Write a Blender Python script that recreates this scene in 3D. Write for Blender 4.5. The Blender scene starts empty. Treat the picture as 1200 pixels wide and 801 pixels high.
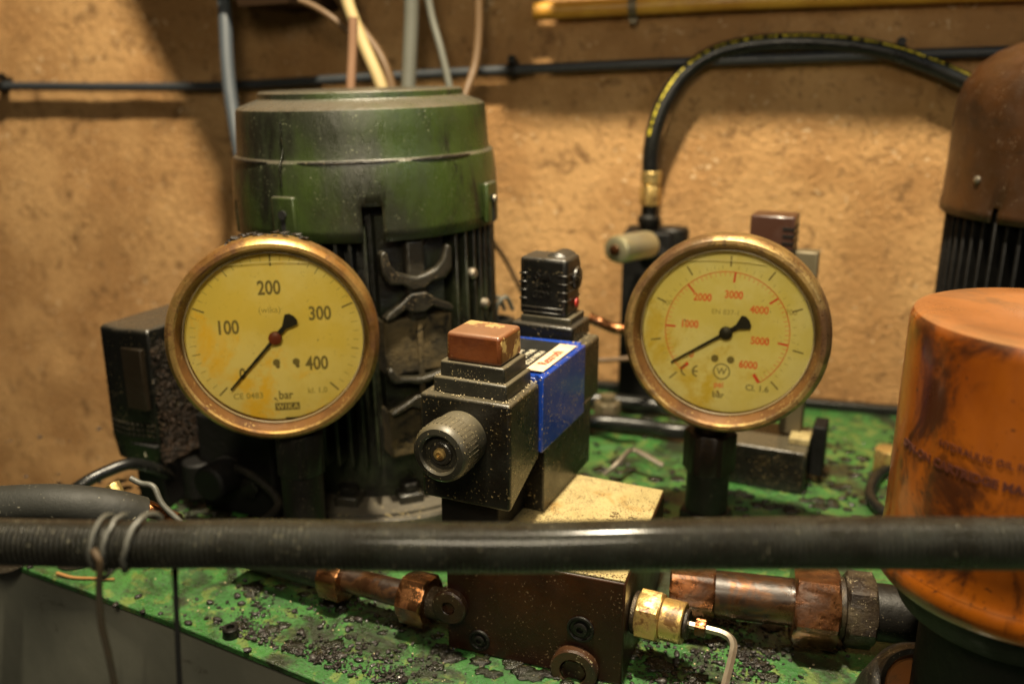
import bpy, bmesh, math, random
from mathutils import Vector, Matrix, noise
random.seed(7)
rad = math.radians
MM = 0.001
# ------------------------------------------------------------------ camera
FPX, PITCH, CH = 1070.0, 16.6, 260.0          # focal length in photo pixels, pitch (deg), height over tank (mm)
sc = bpy.context.scene
cam_d = bpy.data.cameras.new('camera'); cam = bpy.data.objects.new('camera', cam_d)
sc.collection.objects.link(cam); sc.camera = cam
cam.location = (0, 0, CH*MM); cam.rotation_euler = (rad(90-PITCH), 0, 0)
cam_d.sensor_width = 36; cam_d.lens = 36*FPX/1200
cam_d.clip_start = 0.01; cam_d.clip_end = 50
cam_d.dof.use_dof = True; cam_d.dof.focus_distance = 0.385; cam_d.dof.aperture_fstop = 6.3
# ------------------------------------------------------------------ world (dim indoor bounce) and lamps
w = bpy.data.worlds.new('World'); sc.world = w; w.use_nodes = True
bg = w.node_tree.nodes['Background']; bg.inputs[0].default_value = (1.0, 0.82, 0.6, 1); bg.inputs[1].default_value = 0.02
def area_lamp(name, loc, target, size, power, col):
    d = bpy.data.lights.new(name, 'AREA'); d.shape = 'DISK' if not isinstance(size, tuple) else 'RECTANGLE'
    if isinstance(size, tuple): d.size, d.size_y = size
    else: d.size = size
    d.energy = power; d.color = col
    o = bpy.data.objects.new(name, d); sc.collection.objects.link(o)
    o.location = Vector(loc)*MM
    o.rotation_euler = (Vector(target)-Vector(loc)).to_track_quat('-Z', 'Y').to_euler()
    return o
LAMP = (-10, 270, 1130)
area_lamp('ceiling_lamp', LAMP, (60, 600, 0), 0.07, 37.0, (1.0, 0.86, 0.62))
area_lamp('cool_side_light', (620, -160, 620), (100, 450, 80), 0.15, 0.95, (0.85, 0.94, 1.0))  # cool lamp, source unseen, for the pale band along the hose
area_lamp('dial_fill_light', (-60, -40, 450), (-10, 450, 120), 0.16, 2.0, (1.0, 0.86, 0.62))  # added fill lamp that brightens the gauge dials
sc.view_settings.view_transform = 'Standard'; sc.view_settings.look = 'None'
sc.view_settings.exposure = 0.0; sc.view_settings.gamma = 1.0
# ------------------------------------------------------------------ geometry of the place, all in mm
cp, sp = math.cos(rad(PITCH)), math.sin(rad(PITCH))
A24 = rad(24)
U = (math.cos(A24), -math.sin(A24)); V = (math.sin(A24), math.cos(A24))
def ray(px, py):
    x = (px-600)/FPX; y = -(py-400.5)/FPX
    return (x, cp+y*sp, -sp+y*cp)
def PY(px, py, Y):
    r = ray(px, py); t = Y/r[1]; return Vector((r[0]*t, Y, CH+r[2]*t))
def GZ(px, py, z=0):
    r = ray(px, py); t = (z-CH)/r[2]; return Vector((r[0]*t, r[1]*t, z))
def PV(px, py, v):
    r = ray(px, py); t = v/(r[0]*V[0]+r[1]*V[1]); return Vector((r[0]*t, r[1]*t, CH+r[2]*t))
def PU(px, py, u):
    r = ray(px, py); t = u/(r[0]*U[0]+r[1]*U[1]); return Vector((r[0]*t, r[1]*t, CH+r[2]*t))
def UV(u, v, z=0): return Vector((u*U[0]+v*V[0], u*U[1]+v*V[1], z))
def toUV(p): return Vector((p[0]*U[0]+p[1]*U[1], p[0]*V[0]+p[1]*V[1], p[2]))
WA = rad(15); WN = Vector((math.sin(WA), math.cos(WA), 0)); WD = 290*WN.x+690*WN.y; WU = Vector((math.cos(WA), -math.sin(WA), 0))
def PW(px, py, off=0):
    r = Vector(ray(px, py)); t = (WD-off)/(r.x*WN.x+r.y*WN.y); return Vector((0, 0, CH))+r*t
# ------------------------------------------------------------------ materials
def mat(name, base, rough=0.5, metal=0.0, base2=None, mixscale=40, grime=None, grime_amt=0.0, gscale=25,
        speck=None, speck_amt=0.0, sscale=400, bump=0.15, bscale=300, bdist=0.0006, rough2=None, coat=0.0, spec=0.5, wear=None, wscale=120, wear_amt=0.0, stretch=None, dust=None):
    m = bpy.data.materials.new(name); m.use_nodes = True
    nt = m.node_tree; n = nt.nodes; l = nt.links
    bs = n['Principled BSDF']
    tc = n.new('ShaderNodeTexCoord')
    def c4(c): return (c[0], c[1], c[2], 1)
    def noise_n(scale, detail=5, rough_=0.6, dist=0.0):
        t = n.new('ShaderNodeTexNoise'); t.inputs['Scale'].default_value = scale; t.inputs['Detail'].default_value = detail
        t.inputs['Roughness'].default_value = rough_; t.inputs['Distortion'].default_value = dist
        if stretch:
            mp = n.new('ShaderNodeMapping'); mp.inputs['Scale'].default_value = stretch; l.new(tc.outputs['Object'], mp.inputs['Vector']); l.new(mp.outputs[0], t.inputs['Vector'])
        else: l.new(tc.outputs['Object'], t.inputs['Vector'])
        return t
    def ramp(src, a, b):
        r = n.new('ShaderNodeMapRange'); r.inputs[1].default_value = a; r.inputs[2].default_value = b
        r.interpolation_type = 'SMOOTHSTEP'
        l.new(src, r.inputs[0]); return r.outputs[0]
    def mix(fac, ca, cb):
        x = n.new('ShaderNodeMix'); x.data_type = 'RGBA'
        if hasattr(fac, 'links') or hasattr(fac, 'is_linked'): l.new(fac, x.inputs[0])
        else: x.inputs[0].default_value = fac
        for s, v in ((x.inputs[6], ca), (x.inputs[7], cb)):
            if isinstance(v, tuple): s.default_value = c4(v)
            else: l.new(v, s)
        return x.outputs[2]
    col = c4(base)
    col = tuple(base)
    if base2: col = mix(ramp(noise_n(mixscale, 6, 0.62).outputs['Fac'], 0.38, 0.62), col, tuple(base2))
    gf = None
    if wear:
        wf = ramp(noise_n(wscale, 8, 0.7, 0.3).outputs['Fac'], 0.66-wear_amt*0.3, 0.70-wear_amt*0.3)
        col = mix(wf, col, tuple(wear))
    if grime:
        gn = noise_n(gscale, 9, 0.68, 0.6)
        gf = ramp(gn.outputs['Fac'], 0.66-grime_amt*0.4, 0.80-grime_amt*0.4)
        col = mix(gf, col, tuple(grime))
    if speck:
        vo = n.new('ShaderNodeTexNoise'); sscale *= 2.8; vo.inputs['Scale'].default_value = sscale; vo.inputs['Detail'].default_value = 3
        l.new(tc.outputs['Object'], vo.inputs['Vector'])
        big = noise_n(sscale*0.12, 3, 0.5)
        ad = n.new('ShaderNodeMath'); ad.operation = 'MULTIPLY_ADD'; ad.inputs[1].default_value = 0.35
        l.new(big.outputs['Fac'], ad.inputs[0]); l.new(vo.outputs['Fac'], ad.inputs[2])
        sf = ramp(ad.outputs[0], 0.905-speck_amt*0.20, 0.925-speck_amt*0.20)
        col = mix(sf, col, tuple(speck))
    if dust:      # settled dust on upward faces: (colour, amount)
        ge = n.new('ShaderNodeNewGeometry'); sx = n.new('ShaderNodeSeparateXYZ'); l.new(ge.outputs['Normal'], sx.inputs[0])
        dn = noise_n(60, 6, 0.6); ma = n.new('ShaderNodeMath'); ma.operation = 'MULTIPLY_ADD'; ma.inputs[1].default_value = 0.9
        l.new(dn.outputs['Fac'], ma.inputs[0]); l.new(sx.outputs['Z'], ma.inputs[2])
        dr = n.new('ShaderNodeMapRange'); dr.inputs[1].default_value = 0.75; dr.inputs[2].default_value = 1.35; dr.inputs[4].default_value = dust[1]
        l.new(ma.outputs[0], dr.inputs[0]); col = mix(dr.outputs[0], col, tuple(dust[0]))
    if isinstance(col, tuple): bs.inputs['Base Color'].default_value = c4(col)
    else: l.new(col, bs.inputs['Base Color'])
    rn = noise_n(bscale*0.25, 5, 0.65)
    mr = n.new('ShaderNodeMapRange'); mr.inputs[1].default_value = 0.3; mr.inputs[2].default_value = 0.7
    mr.inputs[3].default_value = rough; mr.inputs[4].default_value = rough2 if rough2 is not None else min(1, rough+0.2)
    l.new(rn.outputs['Fac'], mr.inputs[0]); l.new(mr.outputs[0], bs.inputs['Roughness'])
    if metal and gf is not None:
        im = n.new('ShaderNodeMath'); im.operation = 'MULTIPLY_ADD'; im.inputs[1].default_value = -metal*0.8; im.inputs[2].default_value = metal
        l.new(gf, im.inputs[0]); l.new(im.outputs[0], bs.inputs['Metallic'])
    else: bs.inputs['Metallic'].default_value = metal
    bs.inputs['Specular IOR Level'].default_value = spec
    bs.inputs['Coat Weight'].default_value = coat; bs.inputs['Coat Roughness'].default_value = 0.12
    if bump:
        b = n.new('ShaderNodeBump'); b.inputs['Strength'].default_value = bump; b.inputs['Distance'].default_value = bdist
        bn = noise_n(bscale, 7, 0.7)
        l.new(bn.outputs['Fac'], b.inputs['Height']); l.new(b.outputs[0], bs.inputs['Normal'])
    m['bs'] = 0
    return m
M = {}
M['wall'] = mat('plaster_wall', (0.53,0.31,0.13), 0.95, base2=(0.38,0.205,0.08), mixscale=10, grime=(0.22,0.12,0.05), grime_amt=0.3, gscale=44,
    bump=1.0, bscale=190, bdist=0.004, speck=(0.62,0.43,0.24), speck_amt=0.25, sscale=85, spec=0.15, wear=(0.32,0.18,0.075), wscale=110, wear_amt=0.3)
M['green_tank'] = mat('green_tank_paint', (0.0273,0.1024,0.0234), 0.14, base2=(0.04388,0.1463,0.03218), mixscale=22, grime=(0.01657,0.02154,0.009945), grime_amt=0.47, gscale=26,
    speck=(0.02,0.03,0.012), speck_amt=0.7, sscale=330, bump=1.0, bscale=220, bdist=0.0012, rough2=0.6, coat=0.3, wear=(0.10,0.15,0.035), wscale=90, wear_amt=0.42)
M['tank_side'] = mat('grey_tank_side', (0.229,0.2354,0.1854), 0.45, base2=(0.3052,0.3052,0.2398), mixscale=12, grime=(0.0763,0.06541,0.04361), grime_amt=0.15, gscale=30, bump=0.12, bscale=120)
M['motor_green'] = mat('oily_green_motor_paint', (0.0336,0.0532,0.0112), 0.2, base2=(0.021,0.0238,0.014), mixscale=16, grime=(0.0112,0.0112,0.007), grime_amt=0.42, gscale=24, stretch=(1,1,0.45),
    speck=(0.16,0.17,0.10), speck_amt=0.15, sscale=300, bump=0.45, bscale=420, bdist=0.0008, rough2=0.42, metal=0.0, coat=0.0, spec=0.55, dust=((0.075,0.066,0.05), 0.85))
M['motor_fin'] = mat('grimy_motor_casting', (0.0084,0.009,0.0054), 0.25, base2=(0.0192,0.024,0.0108), mixscale=16, grime=(0.0036,0.00288,0.0018), grime_amt=0.5, gscale=28,
    speck=(0.10,0.085,0.05), speck_amt=0.3, sscale=400, bump=0.9, bscale=200, bdist=0.001, rough2=0.5, spec=0.5)
M['motor_pad'] = mat('caked_dirt_casting', (0.084,0.0595,0.0245), 0.75, base2=(0.0385,0.0294,0.014), mixscale=60, grime=(0.0056,0.00448,0.0028), grime_amt=0.35, gscale=90,
    bump=0.9, bscale=250, bdist=0.0015, spec=0.3)
M['cast_grey'] = mat('oily_grey_casting', (0.0245,0.02205,0.01666), 0.22, base2=(0.01078,0.0098,0.00686), mixscale=30, grime=(0.00588,0.0049,0.00294), grime_amt=0.35, gscale=45,
    speck=(0.22,0.18,0.10), speck_amt=0.22, sscale=300, bump=0.8, bscale=200, bdist=0.001, rough2=0.45, coat=0.3, spec=0.5)
M['flange'] = mat('dusty_oiled_flange', (0.06375,0.0585,0.045), 0.25, base2=(0.02625,0.02325,0.0165), mixscale=25, grime=(0.009,0.0075,0.0045), grime_amt=0.35, gscale=40, speck=(0.3,0.24,0.12), speck_amt=0.3, sscale=200, bump=0.6, bscale=160, rough2=0.45, dust=((0.12,0.105,0.08), 0.5))
M['claw'] = mat('dirty_cast_claw', (0.0255,0.0225,0.015), 0.25, base2=(0.0084,0.0072,0.0048), mixscale=50, bump=0.7, bscale=150, bdist=0.001, speck=(0.12,0.09,0.05), speck_amt=0.4, sscale=300, spec=0.4)
M['motor_brown'] = mat('brown_motor_paint', (0.042,0.0155,0.0035), 0.3, base2=(0.024,0.010,0.003), mixscale=15, grime=(0.0064,0.004,0.002), grime_amt=0.2, gscale=18,
    speck=(0.17,0.12,0.08), speck_amt=0.16, sscale=420, bump=0.25, bscale=380, rough2=0.5, spec=0.45)
M['filter_orange'] = mat('oil_stained_orange_paint', (0.22,0.056,0.0018), 0.2, base2=(0.13,0.028,0.001), mixscale=14, stretch=(1,1,0.6), grime=(0.035,0.009,0.002), grime_amt=0.38, gscale=36,
    speck=(0.04,0.012,0.004), speck_amt=0.3, sscale=190, bump=0.10, bscale=90, rough2=0.48, coat=0.45, dust=((0.24,0.115,0.045), 0.6))
M['filter_print'] = mat('dark_print', (0.06,0.012,0.005), 0.5, bump=0)
M['bezel'] = mat('worn_brass_bezel', (0.46,0.29,0.09), 0.28, metal=0.8, base2=(0.24,0.12,0.035), mixscale=30, grime=(0.10,0.045,0.014), grime_amt=0.42, gscale=60,
    speck=(0.05,0.02,0.01), speck_amt=0.4, sscale=500, bump=0.35, bscale=500, bdist=0.0004, rough2=0.5)
M['bezel2'] = mat('tarnished_brass_bezel', (0.42,0.28,0.10), 0.26, metal=0.8, base2=(0.20,0.11,0.055), mixscale=34, grime=(0.09,0.05,0.014), grime_amt=0.50, gscale=80,
    speck=(0.07,0.025,0.01), speck_amt=0.5, sscale=420, bump=0.6, bscale=420, bdist=0.0005, rough2=0.5)
M['inner_ring'] = mat('brown_oily_inner_ring', (0.16,0.075,0.024), 0.3, metal=0.5, base2=(0.08,0.035,0.012), mixscale=40, bump=0.4, bscale=300, speck=(0.5,0.35,0.12), speck_amt=0.3, sscale=300)
M['gasket'] = mat('shiny_gasket', (0.22,0.17,0.09), 0.15, bump=0, spec=0.8)
M['case'] = mat('dark_gauge_case', (0.0135,0.009,0.0042), 0.4, metal=0.3, bump=0.5, bscale=300, spec=0.3)
M['dial'] = mat('oil_yellowed_dial', (0.80,0.64,0.13), 0.6, base2=(0.86,0.75,0.29), mixscale=18, grime=(0.92,0.60,0.05), grime_amt=0.34, gscale=22,
    speck=(0.14,0.08,0.02), speck_amt=0.06, sscale=600, bump=0)
M['dial2'] = mat('oil_greened_dial', (0.78,0.69,0.21), 0.6, base2=(0.84,0.78,0.36), mixscale=24, grime=(0.72,0.54,0.06), grime_amt=0.34, gscale=20,
    speck=(0.14,0.08,0.02), speck_amt=0.05, sscale=600, bump=0)
M['ink'] = mat('faded_black_ink', (0.20,0.165,0.055), 0.6, bump=0)
M['ink_faint'] = mat('very_faded_ink', (0.42,0.34,0.08), 0.6, bump=0)
M['ink_red'] = mat('faded_red_ink', (0.85,0.13,0.045), 0.6, base2=(0.80,0.24,0.06), mixscale=200, bump=0)
M['ink_red_strong'] = mat('red_ink', (0.75,0.07,0.03), 0.6, bump=0)
M['needle'] = mat('black_needle', (0.012,0.011,0.008), 0.4, bump=0)
M['hub_red'] = mat('rusty_hub', (0.16,0.03,0.012), 0.4, bump=0.3)
M['liquid'] = mat('oil_line', (0.95,0.85,0.45), 0.3, bump=0)
M['valve'] = mat('oily_black_valve', (0.00858,0.00825,0.00561), 0.2, base2=(0.00528,0.00396,0.00231), mixscale=40, grime=(0.0198,0.0132,0.00363), grime_amt=0.22, gscale=45,
    speck=(0.22,0.16,0.07), speck_amt=0.35, sscale=290, bump=0.5, bscale=240, bdist=0.0006, rough2=0.42, coat=0.0, spec=0.5, dust=((0.10,0.085,0.055), 0.6))
M['valve_blue'] = mat('blue_valve_paint', (0.004,0.035,0.26), 0.25, base2=(0.006,0.035,0.24), mixscale=30, grime=(0.01,0.015,0.06), grime_amt=0.12, gscale=40,
    speck=(0.36,0.28,0.14), speck_amt=0.43, sscale=290, bump=0.12, bscale=300, rough2=0.45, coat=0.35)
M['plate_black'] = mat('black_name_plate', (0.012,0.012,0.011), 0.3, bump=0)
M['plate_print'] = mat('pale_print', (0.50,0.46,0.34), 0.5, bump=0)
M['plate_white'] = mat('pale_label', (0.62,0.52,0.36), 0.5, base2=(0.66,0.40,0.26), mixscale=150, bump=0)
M['conn_black'] = mat('black_plastic_connector', (0.0042,0.0042,0.00336), 0.18, speck=(0.20,0.16,0.09), speck_amt=0.23, sscale=300, bump=0.5, bscale=260, bdist=0.0006, rough2=0.4, coat=0.0, spec=0.5, dust=((0.07,0.06,0.045), 0.5))
M['conn_grey'] = mat('dusty_grey_plastic', (0.02254,0.02156,0.0147), 0.3, base2=(0.01372,0.01225,0.00882), mixscale=40, grime=(0.0637,0.049,0.0245), grime_amt=0.1, gscale=90,
    speck=(0.40,0.32,0.16), speck_amt=0.25, sscale=430, bump=0.2, bscale=300, spec=0.45, rough2=0.5, dust=((0.13,0.11,0.07), 0.6))
M['cap_orange'] = mat('amber_plastic_cap', (0.125,0.035,0.008), 0.28, base2=(0.085,0.022,0.006), mixscale=60, grime=(0.0675,0.0198,0.0072), grime_amt=0.12, gscale=80,
    wear=(0.50,0.34,0.12), wscale=55, wear_amt=0.37, bump=0.25, bscale=260, rough2=0.5, coat=0.2, dust=((0.28,0.17,0.10), 0.45))
M['red_dot'] = mat('red_paint', (0.40,0.02,0.01), 0.4, bump=0.3)
M['brass_block'] = mat('speckled_brass_block', (0.33,0.26,0.11), 0.50, metal=0.15, base2=(0.40,0.32,0.15), mixscale=30, grime=(0.28,0.17,0.05), grime_amt=0.30, gscale=50,
    speck=(0.06,0.035,0.012), speck_amt=0.75, sscale=430, bump=0.4, bscale=400, bdist=0.0005, rough2=0.6)
M['manifold'] = mat('brown_oiled_manifold', (0.0154,0.00455,0.00175), 0.28, base2=(0.0336,0.0105,0.00245), mixscale=17, grime=(0.00378,0.00168,0.00084), grime_amt=0.34, gscale=22,
    speck=(0.12,0.075,0.04), speck_amt=0.27, sscale=290, bump=0.3, bscale=300, bdist=0.0005, rough2=0.5, coat=0.0, spec=0.3)
M['plug_brown'] = mat('brown_oiled_plug', (0.042,0.018,0.0072), 0.3, base2=(0.012,0.0054,0.003), mixscale=60, bump=0.7, bscale=300, speck=(0.25,0.2,0.12), speck_amt=0.4, sscale=250)
M['dark_steel'] = mat('black_oiled_steel', (0.00588,0.00504,0.00378), 0.36, metal=0.2, bump=0.5, bscale=300, rough2=0.6, speck=(0.14,0.12,0.08), speck_amt=0.15, spec=0.4)
M['dark_red'] = mat('dark_oiled_brass', (0.0084,0.0042,0.00252), 0.35, metal=0.3, bump=0.3, spec=0.4)
M['copper'] = mat('coppery_plated_fitting', (0.288,0.128,0.048), 0.16, metal=0.95, base2=(0.128,0.048,0.0176), mixscale=50, grime=(0.04,0.016,0.0064), grime_amt=0.46, gscale=45,
    speck=(0.03,0.015,0.008), speck_amt=0.5, sscale=600, bump=0.5, bscale=350, bdist=0.0006, rough2=0.34, coat=0.2)
M['pipe_brown'] = mat('oily_brown_pipe', (0.154,0.077,0.0315), 0.16, metal=0.85, base2=(0.0896,0.0392,0.0168), mixscale=40, grime=(0.0168,0.0084,0.00448), grime_amt=0.5, gscale=60,
    bump=0.5, bscale=250, rough2=0.45, coat=0.4)
M['steel_dirty'] = mat('dirty_steel_fitting', (0.07,0.0525,0.0315), 0.3, metal=0.6, base2=(0.0336,0.0224,0.014), mixscale=60, grime=(0.0112,0.00672,0.00448), grime_amt=0.5, gscale=80,
    speck=(0.4,0.34,0.22), speck_amt=0.3, sscale=500, bump=0.8, bscale=350, bdist=0.0008)
M['brass_bright'] = mat('bright_brass', (0.62,0.45,0.17), 0.22, metal=0.8, base2=(0.55,0.36,0.12), mixscale=60, grime=(0.10,0.05,0.015), grime_amt=0.46, gscale=90, bump=0.5, bscale=300, rough2=0.4)
M['steel'] = mat('shiny_steel', (0.32,0.28,0.22), 0.35, metal=0.9, grime=(0.2,0.14,0.08), grime_amt=0.2, gscale=120, bump=0.2)
M['silver'] = mat('silver_barrel', (0.50,0.46,0.27), 0.28, metal=0.85, base2=(0.5,0.46,0.32), mixscale=40, bump=0.2)
M['rubber'] = mat('black_rubber', (0.00588,0.00588,0.00546), 0.22, base2=(0.0084,0.00882,0.00756), mixscale=50, speck=(0.16,0.15,0.11), speck_amt=0.12, sscale=400, bump=0.3, bscale=300, rough2=0.4, spec=0.4)
M['hose'] = mat('ribbed_greasy_hose', (0.02856,0.02927,0.02285), 0.18, base2=(0.01571,0.01499,0.01071), mixscale=60, speck=(0.14,0.13,0.09), speck_amt=0.25, sscale=300, bump=0.5, bscale=260, rough2=0.42, coat=0.2)
def add_ribs(m, period, strength=0.35, dist=0.0004):
    nt = m.node_tree; n = nt.nodes; l = nt.links; bs = n['Principled BSDF']
    wv = n.new('ShaderNodeTexWave'); wv.wave_type = 'BANDS'; wv.bands_direction = 'X'; wv.inputs['Scale'].default_value = 2*math.pi/(20*period); wv.inputs['Distortion'].default_value = 0.6
    tc = n.new('ShaderNodeTexCoord'); l.new(tc.outputs['Object'], wv.inputs['Vector'])
    b2 = n.new('ShaderNodeBump'); b2.inputs['Strength'].default_value = strength; b2.inputs['Distance'].default_value = dist
    old = bs.inputs['Normal'].links[0].from_socket; l.new(old, b2.inputs['Normal']); l.new(wv.outputs['Fac'], b2.inputs['Height']); l.new(b2.outputs[0], bs.inputs['Normal'])
add_ribs(M['hose'], 0.0017, 1.0, 0.0016)
M['rubber_dust'] = mat('dusty_rubber', (0.0108,0.01116,0.00864), 0.5, speck=(0.16,0.15,0.11), speck_amt=0.2, sscale=300, bump=0.5, bscale=200, spec=0.35)
M['yellow_mark'] = mat('yellow_hose_marking', (0.80,0.66,0.05), 0.5, base2=(0.32,0.27,0.03), mixscale=250, bump=0)
M['conduit'] = mat('blue_black_conduit', (0.030,0.034,0.038), 0.35, bump=0.2)
M['yellow_pipe'] = mat('yellow_varnished_pipe', (0.55,0.30,0.035), 0.35, base2=(0.42,0.20,0.02), mixscale=20, bump=0.2)
M['cream_cable'] = mat('cream_cable', (0.36,0.27,0.12), 0.5, bump=0.2)
M['grey_cable'] = mat('grey_cable', (0.10,0.10,0.08), 0.45, bump=0.2)
M['dusty_cable'] = mat('dusty_dark_cable', (0.02,0.017,0.012), 0.5, bump=0.4, base2=(0.008,0.007,0.005), mixscale=60, spec=0.3)
M['pink_cable'] = mat('pinkish_cable', (0.24,0.13,0.07), 0.5, bump=0.2)
M['brown_cable'] = mat('brown_cable', (0.10,0.055,0.02), 0.5, bump=0.2)
M['black'] = mat('sooty_black', (0.0021,0.00175,0.0014), 0.5, bump=0.6, bscale=250, bdist=0.001, spec=0.25)
M['void'] = mat('inner_black', (0.003,0.003,0.002), 0.8, bump=0)
M['crumb'] = mat('oily_black_crumb', (0.012,0.009,0.007), 0.3, rough2=0.55, bump=0.8, bscale=900, bdist=0.0005, coat=0.1)
M['sludge'] = mat('wet_sludge', (0.006,0.005,0.003), 0.1, base2=(0.012,0.014,0.006), mixscale=90, rough2=0.3, bump=1.0, bscale=500, bdist=0.001, speck=(0.10,0.08,0.04), speck_amt=0.4, sscale=300)
M['crumb_pale'] = mat('pale_crumb', (0.42,0.34,0.20), 0.6, bump=0.3)
M['fuzz'] = mat('grimy_fibre', (0.06,0.036,0.022), 0.4, bump=0, base2=(0.015,0.01,0.006), mixscale=200)
M['twig'] = mat('dry_twig', (0.28,0.14,0.04), 0.7, bump=0.5)
M['wire'] = mat('greasy_wire', (0.06,0.06,0.05), 0.35, bump=0.4, bscale=500)
M['wire_rust'] = mat('rusty_tie_wire', (0.05,0.042,0.028), 0.45, base2=(0.07,0.045,0.022), mixscale=60, bump=0.4, bscale=500)
M['plaque_grey'] = mat('grey_metal_bar', (0.13,0.105,0.06), 0.4, metal=0.4, grime=(0.08,0.05,0.03), grime_amt=0.3, gscale=40, bump=0.3)
M['blocker_brown'] = mat('dark_blocker_brown', (0.02,0.01,0.004), 0.7, bump=0.5, spec=0.1)  # brown of the added shadow casters above the frame
def glass_mat():
    m = bpy.data.materials.new('gauge_glass'); m.use_nodes = True; nt = m.node_tree; n = nt.nodes; l = nt.links
    n.remove(n['Principled BSDF']); out = n['Material Output']
    tr = n.new('ShaderNodeBsdfTransparent'); tr.inputs[0].default_value = (0.97, 0.94, 0.80, 1)
    gl = n.new('ShaderNodeBsdfGlossy'); gl.inputs['Roughness'].default_value = 0.08
    fr = n.new('ShaderNodeFresnel'); fr.inputs[0].default_value = 1.5
    tc = n.new('ShaderNodeTexCoord'); nz = n.new('ShaderNodeTexNoise'); nz.inputs['Scale'].default_value = 260; nz.inputs['Detail'].default_value = 5
    l.new(tc.outputs['Object'], nz.inputs['Vector'])
    mr = n.new('ShaderNodeMapRange'); mr.inputs[1].default_value = 0.73; mr.inputs[2].default_value = 0.75; l.new(nz.outputs['Fac'], mr.inputs[0])
    df = n.new('ShaderNodeBsdfDiffuse'); df.inputs[0].default_value = (0.10, 0.05, 0.02, 1)
    mx = n.new('ShaderNodeMixShader'); l.new(fr.outputs[0], mx.inputs[0]); l.new(tr.outputs[0], mx.inputs[1]); l.new(gl.outputs[0], mx.inputs[2])
    m2 = n.new('ShaderNodeMixShader'); l.new(mr.outputs[0], m2.inputs[0]); l.new(mx.outputs[0], m2.inputs[1]); l.new(df.outputs[0], m2.inputs[2])
    l.new(m2.outputs[0], out.inputs[0]); return m
M['glass'] = glass_mat()
# ------------------------------------------------------------------ mesh helpers (coordinates in mm)
def T(loc=(0,0,0), rx=0, ry=0, rz=0):
    return Matrix.Translation(Vector(loc)) @ Matrix.Rotation(rad(rz),4,'Z') @ Matrix.Rotation(rad(ry),4,'Y') @ Matrix.Rotation(rad(rx),4,'X')
def axis_mat(p, d):
    q = Vector(d).normalized().to_track_quat('Z', 'X'); return Matrix.Translation(Vector(p)) @ q.to_matrix().to_4x4()
def box(bm, x0, x1, y0, y1, z0, z1, mtx=None):
    vs = [bm.verts.new((x, y, z)) for z in (z0, z1) for y in (y0, y1) for x in (x0, x1)]
    for f in ((0,2,3,1),(4,5,7,6),(0,1,5,4),(2,6,7,3),(0,4,6,2),(1,3,7,5)): bm.faces.new([vs[i] for i in f])
    if mtx is not None: bmesh.ops.transform(bm, matrix=mtx, verts=vs)
    return vs
def lathe(bm, prof, seg=48, mtx=None, cap=True, phase=0.0):
    rings = []; allv = []
    for r, z in prof:
        if r < 1e-6: ring = [bm.verts.new((0,0,z))]
        else: ring = [bm.verts.new((r*math.cos(phase+2*math.pi*i/seg), r*math.sin(phase+2*math.pi*i/seg), z)) for i in range(seg)]
        rings.append(ring); allv += ring
    for a, b in zip(rings, rings[1:]):
        for i in range(seg):
            j = (i+1) % seg
            if len(a) == 1 and len(b) == 1: continue
            if len(a) == 1: bm.faces.new((a[0], b[j], b[i]))
            elif len(b) == 1: bm.faces.new((a[i], a[j], b[0]))
            else: bm.faces.new((a[i], a[j], b[j], b[i]))
    if cap:
        if len(rings[0]) > 1: bm.faces.new(list(reversed(rings[0])))
        if len(rings[-1]) > 1: bm.faces.new(rings[-1])
    if mtx is not None: bmesh.ops.transform(bm, matrix=mtx, verts=allv)
    return allv
def cyl(bm, r, z0, z1, seg=32, mtx=None, ch=0):
    p = [(r, z0), (r, z1)] if not ch else [(r-ch, z0), (r, z0+ch), (r, z1-ch), (r-ch, z1)]
    return lathe(bm, p, seg, mtx)
def hexn(bm, af, z0, z1, mtx=None, phase=0):      # hexagon nut, across flats af
    r = af/2/math.cos(math.pi/6); vs = []
    seg = 48; rings = []
    def ring(z, lim):
        out = []
        for i in range(seg):
            a = 2*math.pi*i/seg; k = ((a+phase) % (math.pi/3))-math.pi/6
            rr = min(af/2/math.cos(k), lim); v = bm.verts.new((rr*math.cos(a), rr*math.sin(a), z)); out.append(v); vs.append(v)
        rings.append(out)
    ch = (r-af/2)*0.8
    ring(z0, af/2*0.98); ring(z0+ch*0.6, r*0.985); ring(z1-ch*0.6, r*0.985); ring(z1, af/2*0.98)
    for a, b in zip(rings, rings[1:]):
        for i in range(seg): j = (i+1) % seg; bm.faces.new((a[i], a[j], b[j], b[i]))
    bm.faces.new(list(reversed(rings[0]))); bm.faces.new(rings[-1])
    if mtx is not None: bmesh.ops.transform(bm, matrix=mtx, verts=vs)
def spline(pts, n=10):
    pts = [Vector(p) for p in pts]; out = []
    P = [pts[0]*2-pts[1]]+pts+[pts[-1]*2-pts[-2]]
    for i in range(1, len(P)-2):
        for k in range(n):
            t = k/n; a, b, c, d = P[i-1:i+3]
            out.append(0.5*((2*b)+(c-a)*t+(2*a-5*b+4*c-d)*t*t+(3*b-a-3*c+d)*t**3))
    out.append(pts[-1]); return out
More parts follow.
